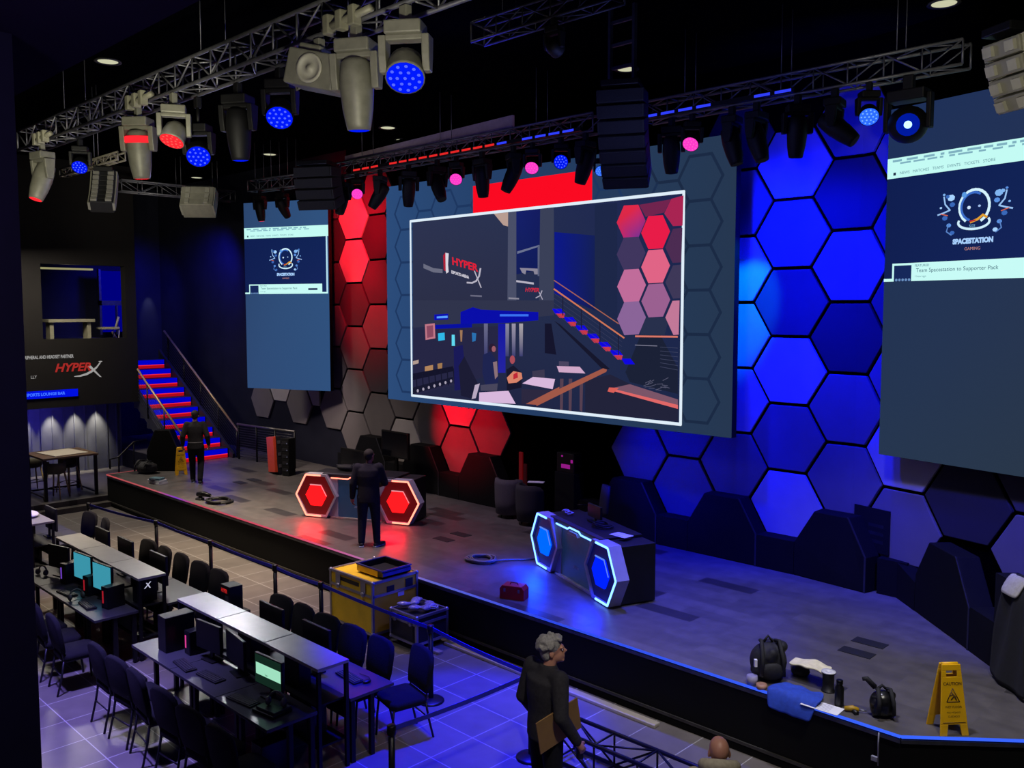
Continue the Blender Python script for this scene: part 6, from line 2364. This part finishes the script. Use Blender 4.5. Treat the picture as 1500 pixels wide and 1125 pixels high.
# cable clip hanging at the stage front
c = on_y(1288, 1062, 8.69)
o = thing('hanging_cable', 'thin pale cable hanging down the stage front with a small box', 'cable', (c.x, 8.685, SZ - .02))
MB().tube([(0, 0, 0), (.0, -.005, -.12), (.005, -.005, -.34)], .007, 6).build('cable', mat('cable_white2', '#8a8a98', .5), o)
MB().bx((-.06, -.03, -.3), (.0, .0, -.25)).build('plug_box', _M['cable_white2'], o, .004)

# ================================================================== far end furniture
tx, ty = -23.9, 7.98
o = thing('pub_table', 'high wooden table with black frame on the far platform', 'table', (tx, ty, .26))
MB().bx((-.68, -.66, 1.02), (.68, .66, 1.07)).build('tabletop', mat('table_wood', '#5a4630', .5, 0, .2, 6), o, .006)
for sx in (-1, 1):
    for sy in (-1, 1):
        MB().bx((sx * .62 - .035, sy * .6 - .035, 0), (sx * .62 + .035, sy * .6 + .035, 1.018)).build('leg', BLKMET, o)
b = MB()
for sy in (-1, 1):
    b.bx((-.58, sy * .6 - .02, .06), (.58, sy * .6 + .02, .1))
b.bx((-.64, -.56, .06), (-.6, .56, .1))
b.build('foot_rail', BLKMET, o)
o = thing('white_board', 'white board lying flat on the high wooden table', 'board', (tx + .0, ty + .02, 1.332), R(8))
MB().bx((-.5, -.42, 0), (.5, .42, .012)).build('panel', mat('board_white', '#b0a898', .6, 0, .05), o)
MB().bx((-.5, -.43, 0), (.5, -.421, .014)).build('edge', ALU, o)
WOODL = mat('stool_wood', '#a08858', .5, 0, .15, 8)
for (px, py, rz, lb) in ((66, 724, 40, 'bar stool with pale wooden legs under the high table, nearest us'), (122, 716, -60, 'bar stool with pale wooden legs under the high table, wall side'), (58, 703, 100, 'bar stool with pale wooden legs on the pillar side of the high table')):
    c = on_z(px, py, .26)
    if px == 66:
        c = Vector((-23.56, 7.72, .26))
    elif px == 122:
        c = Vector((-24.2, 8.24, .26))
    else:
        c = Vector((-24.92, 7.6, .26))
    o = thing('bar_stool', lb, 'stool', c, R(rz), 'bar stools at the high table')
    b = MB()
    n = 15
    rs = []
    for z, k in ((.62, .7), (.68, .95), (.8, 1.0), (.9, .98)):
        outer = [Vector((.25 * k * math.cos(a), .24 * k * math.sin(a), z)) for a in [R(-200 + 220 * i / (n - 1)) for i in range(n)]]
        inner = [Vector((.225 * k * math.cos(a), .215 * k * math.sin(a), z)) for a in [R(20 - 220 * i / (n - 1)) for i in range(n)]]
        rs.append(outer + inner)
    b.rings(rs)
    b.build('backrest', mat('stool_shell', '#4a4638', .7, 0, .1), o)
    MB().ell((0, 0, .66), (.22, .21, .04), 16, 8).build('seat', _M['stool_shell'], o)
    for sx in (-1, 1):
        for sy in (-1, 1):
            MB().cyl((sx * .14, sy * .13, .64), (sx * .22, sy * .21, 0), .022, 8, .016).build('leg', WOODL, o)
    MB().tube([(.19, .18, .25), (-.19, .18, .25), (-.19, -.18, .25), (.19, -.18, .25)], .01, 6, closed=True).build('foot_ring', BLKMET, o)

o = thing('step_handrail', 'black handrail beside the steps from platform to stage', 'railing', (-23.25, 9.15, .26))
MB().tube([(0, -.22, .62), (0, -.22, .86), (0, .0, .9), (0, .4, 1.25), (0, .75, 1.28)], .022, 8).build('handrail', BLKMET, o)
for y, z in ((0, .9), (.4, 1.25)):
    MB().cyl((0, y, 0), (0, y, z), .02, 8).build('post', BLKMET, o)
o = MB()
fr = lambda s, d, z: (-22.62 + s * .71 + d * .7, 10.2 + s * .7 - d * .71, z)
plinth('black hexagonal plinth at the far end of the stage beside the gear bag', fr, 0.0, .42, .2)

# ================================================================== light
BLU = (.0, .003, 1)
RED = (1, .004, .02)
WARM = (1, .86, .62)
w = bpy.data.worlds.new('world')
SC.world = w
w.use_nodes = True
w.node_tree.nodes['Background'].inputs[0].default_value = (.1, .11, .16, 1)
w.node_tree.nodes['Background'].inputs[1].default_value = .012

# blue wash on the back wall between the screens
light('wall_blue_a', 'SPOT', (-7.2, 11.4, 6.85), (-7.0, 13.3, 5.6), 1900, BLU, .12, 110, .8)
light('wall_blue_b', 'SPOT', (-5.6, 11.3, 6.9), (-6.0, 13.3, 5.0), 1500, BLU, .12, 105, .8)
light('wall_azure', 'SPOT', (-6.6, 11.6, 6.9), (-7.6, 13.3, 5.0), 1400, (.0, .16, 1), .06, 30, .6)
light('wall_blue_mid', 'SPOT', (-6.2, 10.6, 6.8), (-6.6, 13.3, 3.4), 1500, BLU, .12, 60, .8)
light('wall_blue_low', 'SPOT', (-8.4, 10.2, 7.0), (-8.2, 13.3, 1.8), 3000, BLU, .1, 42, .8)
light('wall_blue_low_b', 'SPOT', (-9.4, 11.0, 2.75), (-9.0, 13.3, 2.1), 500, BLU, .1, 70, .8)
# red wash
light('wall_red_a', 'SPOT', (-17.6, 11.6, 7.2), (-18.3, 13.4, 7.0), 1000, RED, .12, 110, .9)
light('wall_red_b', 'SPOT', (-15.4, 11.0, 2.75), (-14.4, 13.3, 2.3), 700, RED, .1, 62, .8)
# stage
light('stage_warm', 'SPOT', (-18.0, 8.9, 8.6), (-17.8, 10.3, .8), 1500, (1, .82, .7), .3, 66, .9)
light('stage_mid', 'SPOT', (-12.5, 8.9, 8.6), (-12.5, 10.2, .8), 1100, (.85, .62, .9), .3, 62, .9)
light('stage_cool', 'SPOT', (-4.5, 8.2, 8.6), (-4.4, 10.0, .8), 1500, (.74, .74, 1), .3, 62, .9)
light('stage_blue', 'SPOT', (-7.5, 10.4, 7.4), (-7.8, 9.6, .8), 4200, (.03, .03, 1), .2, 60, .9)
# audience floor
light('hall_warm', 'SPOT', (-16.5, 8.0, 8.8), (-16.5, 7.6, 0), 5000, (1, .8, .55), .3, 50, .9)
light('hall_warm_b', 'SPOT', (-12.8, 8.0, 8.8), (-12.8, 7.6, 0), 2400, (1, .74, .6), .3, 40, .9)
light('hall_warm_c', 'SPOT', (-8.5, 8.0, 8.8), (-7.5, 8.4, 0), 350, (1, .85, .55), .3, 30, .9)
light('hall_blue', 'SPOT', (-7.6, 6.9, 7.4), (-7.6, 6.75, 0), 11000, (.005, .004, 1), .2, 31, .4)
light('hall_blue_b', 'SPOT', (-4.6, 6.9, 7.4), (-4.4, 7.0, 0), 5000, (.02, .01, 1), .2, 22, .6)
light('hall_violet', 'SPOT', (-10.6, 2.8, 7.2), (-11.0, 2.9, 0), 5600, (.27, .2, 1), .3, 48, .7)
light('hall_fill', 'SPOT', (-10.5, 3.6, 8.7), (-11.3, 5.2, 0), 700, (.85, .85, 1), .4, 50, .9)
light('hall_front', 'SPOT', (-2.0, 3.6, 7.6), (-5.2, 6.4, 1.2), 900, (1, .92, .8), .3, 40, .9)
light('stage_corner', 'SPOT', (-1.0, 6.5, 8.4), (-3.2, 9.3, 1), 900, (1, .95, .85), .3, 36, .9)
light('hall_violet_far', 'SPOT', (-16.5, 3.8, 7.2), (-17.6, 5.2, 1), 1500, (.12, .08, 1), .2, 26, .8)
# balcony lamps towards the rigging
light('rig_key', 'SPOT', (-7.5, 2.7, 5.2), (-12.0, 5.0, 7.3), 700, (1, .95, .72), .15, 60, .8)
light('rig_key_b', 'SPOT', (-3.8, 2.7, 5.2), (-7.2, 5.0, 7.4), 450, (1, .95, .72), .15, 50, .8)
light('rig_key_c', 'SPOT', (-10.5, 2.7, 5.4), (-15.6, 5.2, 7.2), 700, (1, .95, .72), .15, 32, .8)
light('rig_key_d', 'SPOT', (-1.5, 5.0, 6.0), (-2.5, 9.0, 7.5), 500, (1, .95, .75), .15, 40, .8)
light('rig_key_e', 'SPOT', (-16.5, 7.0, 6.8), (-22.5, 10.2, 7.6), 500, (1, .95, .8), .15, 40, .8)
light('rig_glow', 'POINT', (-14.0, 7.5, 6.6), (-14, 7.5, 0), 60, (.5, .5, 1), .4)
light('rig_glow_b', 'POINT', (-6.5, 8.5, 6.9), (-6, 8.5, 0), 40, (.25, .3, 1), .4)
# recess downlights, blue wash at the stairs
for y in (8.0, 8.75, 9.4, 10.0):
    light('recess_spot', 'SPOT', (-26.72, y, 2.28), (-26.98, y, 1.2), 260, (1, .95, .75), .03, 50, .9)
light('recess_blue', 'AREA', (-25.9, 8.0, 2.2), (-26.9, 8.4, .8), 60, (.08, .06, 1), 1.2)
light('stairs_blue', 'SPOT', (-24.5, 12.0, 7.6), (-26.5, 13.1, 4.5), 900, (.02, .02, 1), .2, 110, .9)
light('stairs_blue_b', 'SPOT', (-27.5, 11.8, 6.8), (-29.9, 12.0, 5), 500, (.02, .02, 1), .2, 110, .9)
light('platform_warm', 'AREA', (-23.6, 7.6, 6.5), (-23.8, 8, 0), 260, (1, .9, .75), 1.5, sy=1.5)
light('mezzanine_warm', 'POINT', (-26.8, 9.3, 5.9), (0, 0, 0), 4, (1, .93, .65), .1)

light('end_blue', 'SPOT', (-2.6, 9.6, 6.5), (-3.6, 12.6, 2.2), 2600, (.02, .02, 1), .15, 50, .8)
light('far_white_a', 'SPOT', (-23.6, 12.4, 7.4), (-10.5, 5.4, 1.2), 500, (.95, .95, 1), .12, 16, .8)  # added spot, no lamp known there, gives the riser tops their streak

light('wall_warm_low', 'SPOT', (-18.5, 9.6, 5.6), (-20.0, 13.3, 2.0), 620, (1, .8, .76), .2, 44, .9)
light('soffit_glow', 'POINT', (-3.5, -.5, 5.6), (0, 0, 0), 130, (.55, .4, 1), .3)  # added unseen lamp, lifts the balcony soffit out of black
for px in (222, 250):
    p_ = on_x(px, 418, -29.6)
    light('scallop_spot', 'SPOT', p_, (-29.9, p_.y, p_.z - .9), 40, (.8, .85, 1), .03, 40, .9)
light('truss_blue', 'POINT', (-9.5, 8.6, 8.0), (0, 0, 0), 25, (.03, .03, 1), .1)
light('far_white_b', 'SPOT', (-23.6, 10.5, 7.4), (-14.0, 5.4, 1.2), 420, (1, .97, .9), .12, 18, .8)  # added spot, no lamp known there, brightens the middle riser tops
light('wall_red_mid', 'SPOT', (-17.8, 10.6, 7.0), (-17.9, 13.3, 5.0), 1100, RED, .1, 44, .8)
light('wall_blue_top', 'SPOT', (-5.5, 11.75, 6.5), (-6.0, 13.3, 7.7), 500, BLU, .1, 110, .8)
light('stairs_pool', 'POINT', (-22.4, 11.4, 1.7), (0, 0, 0), 12, (.06, .03, 1), .5)
for mid, ang, u, c, e in ((dl, dr, -.92, RED, 9), (dl, dr, .92, RED, 10), (bl, br_, -.92, (.0, .03, 1), 34), (bl, br_, .92, (.0, .02, 1), 16)):
    light('desk_underglow', 'AREA', on_desk(mid, ang, u, -.14, .34), on_desk(mid, ang, u, -.42, 0), e, c, .5, sy=.3)
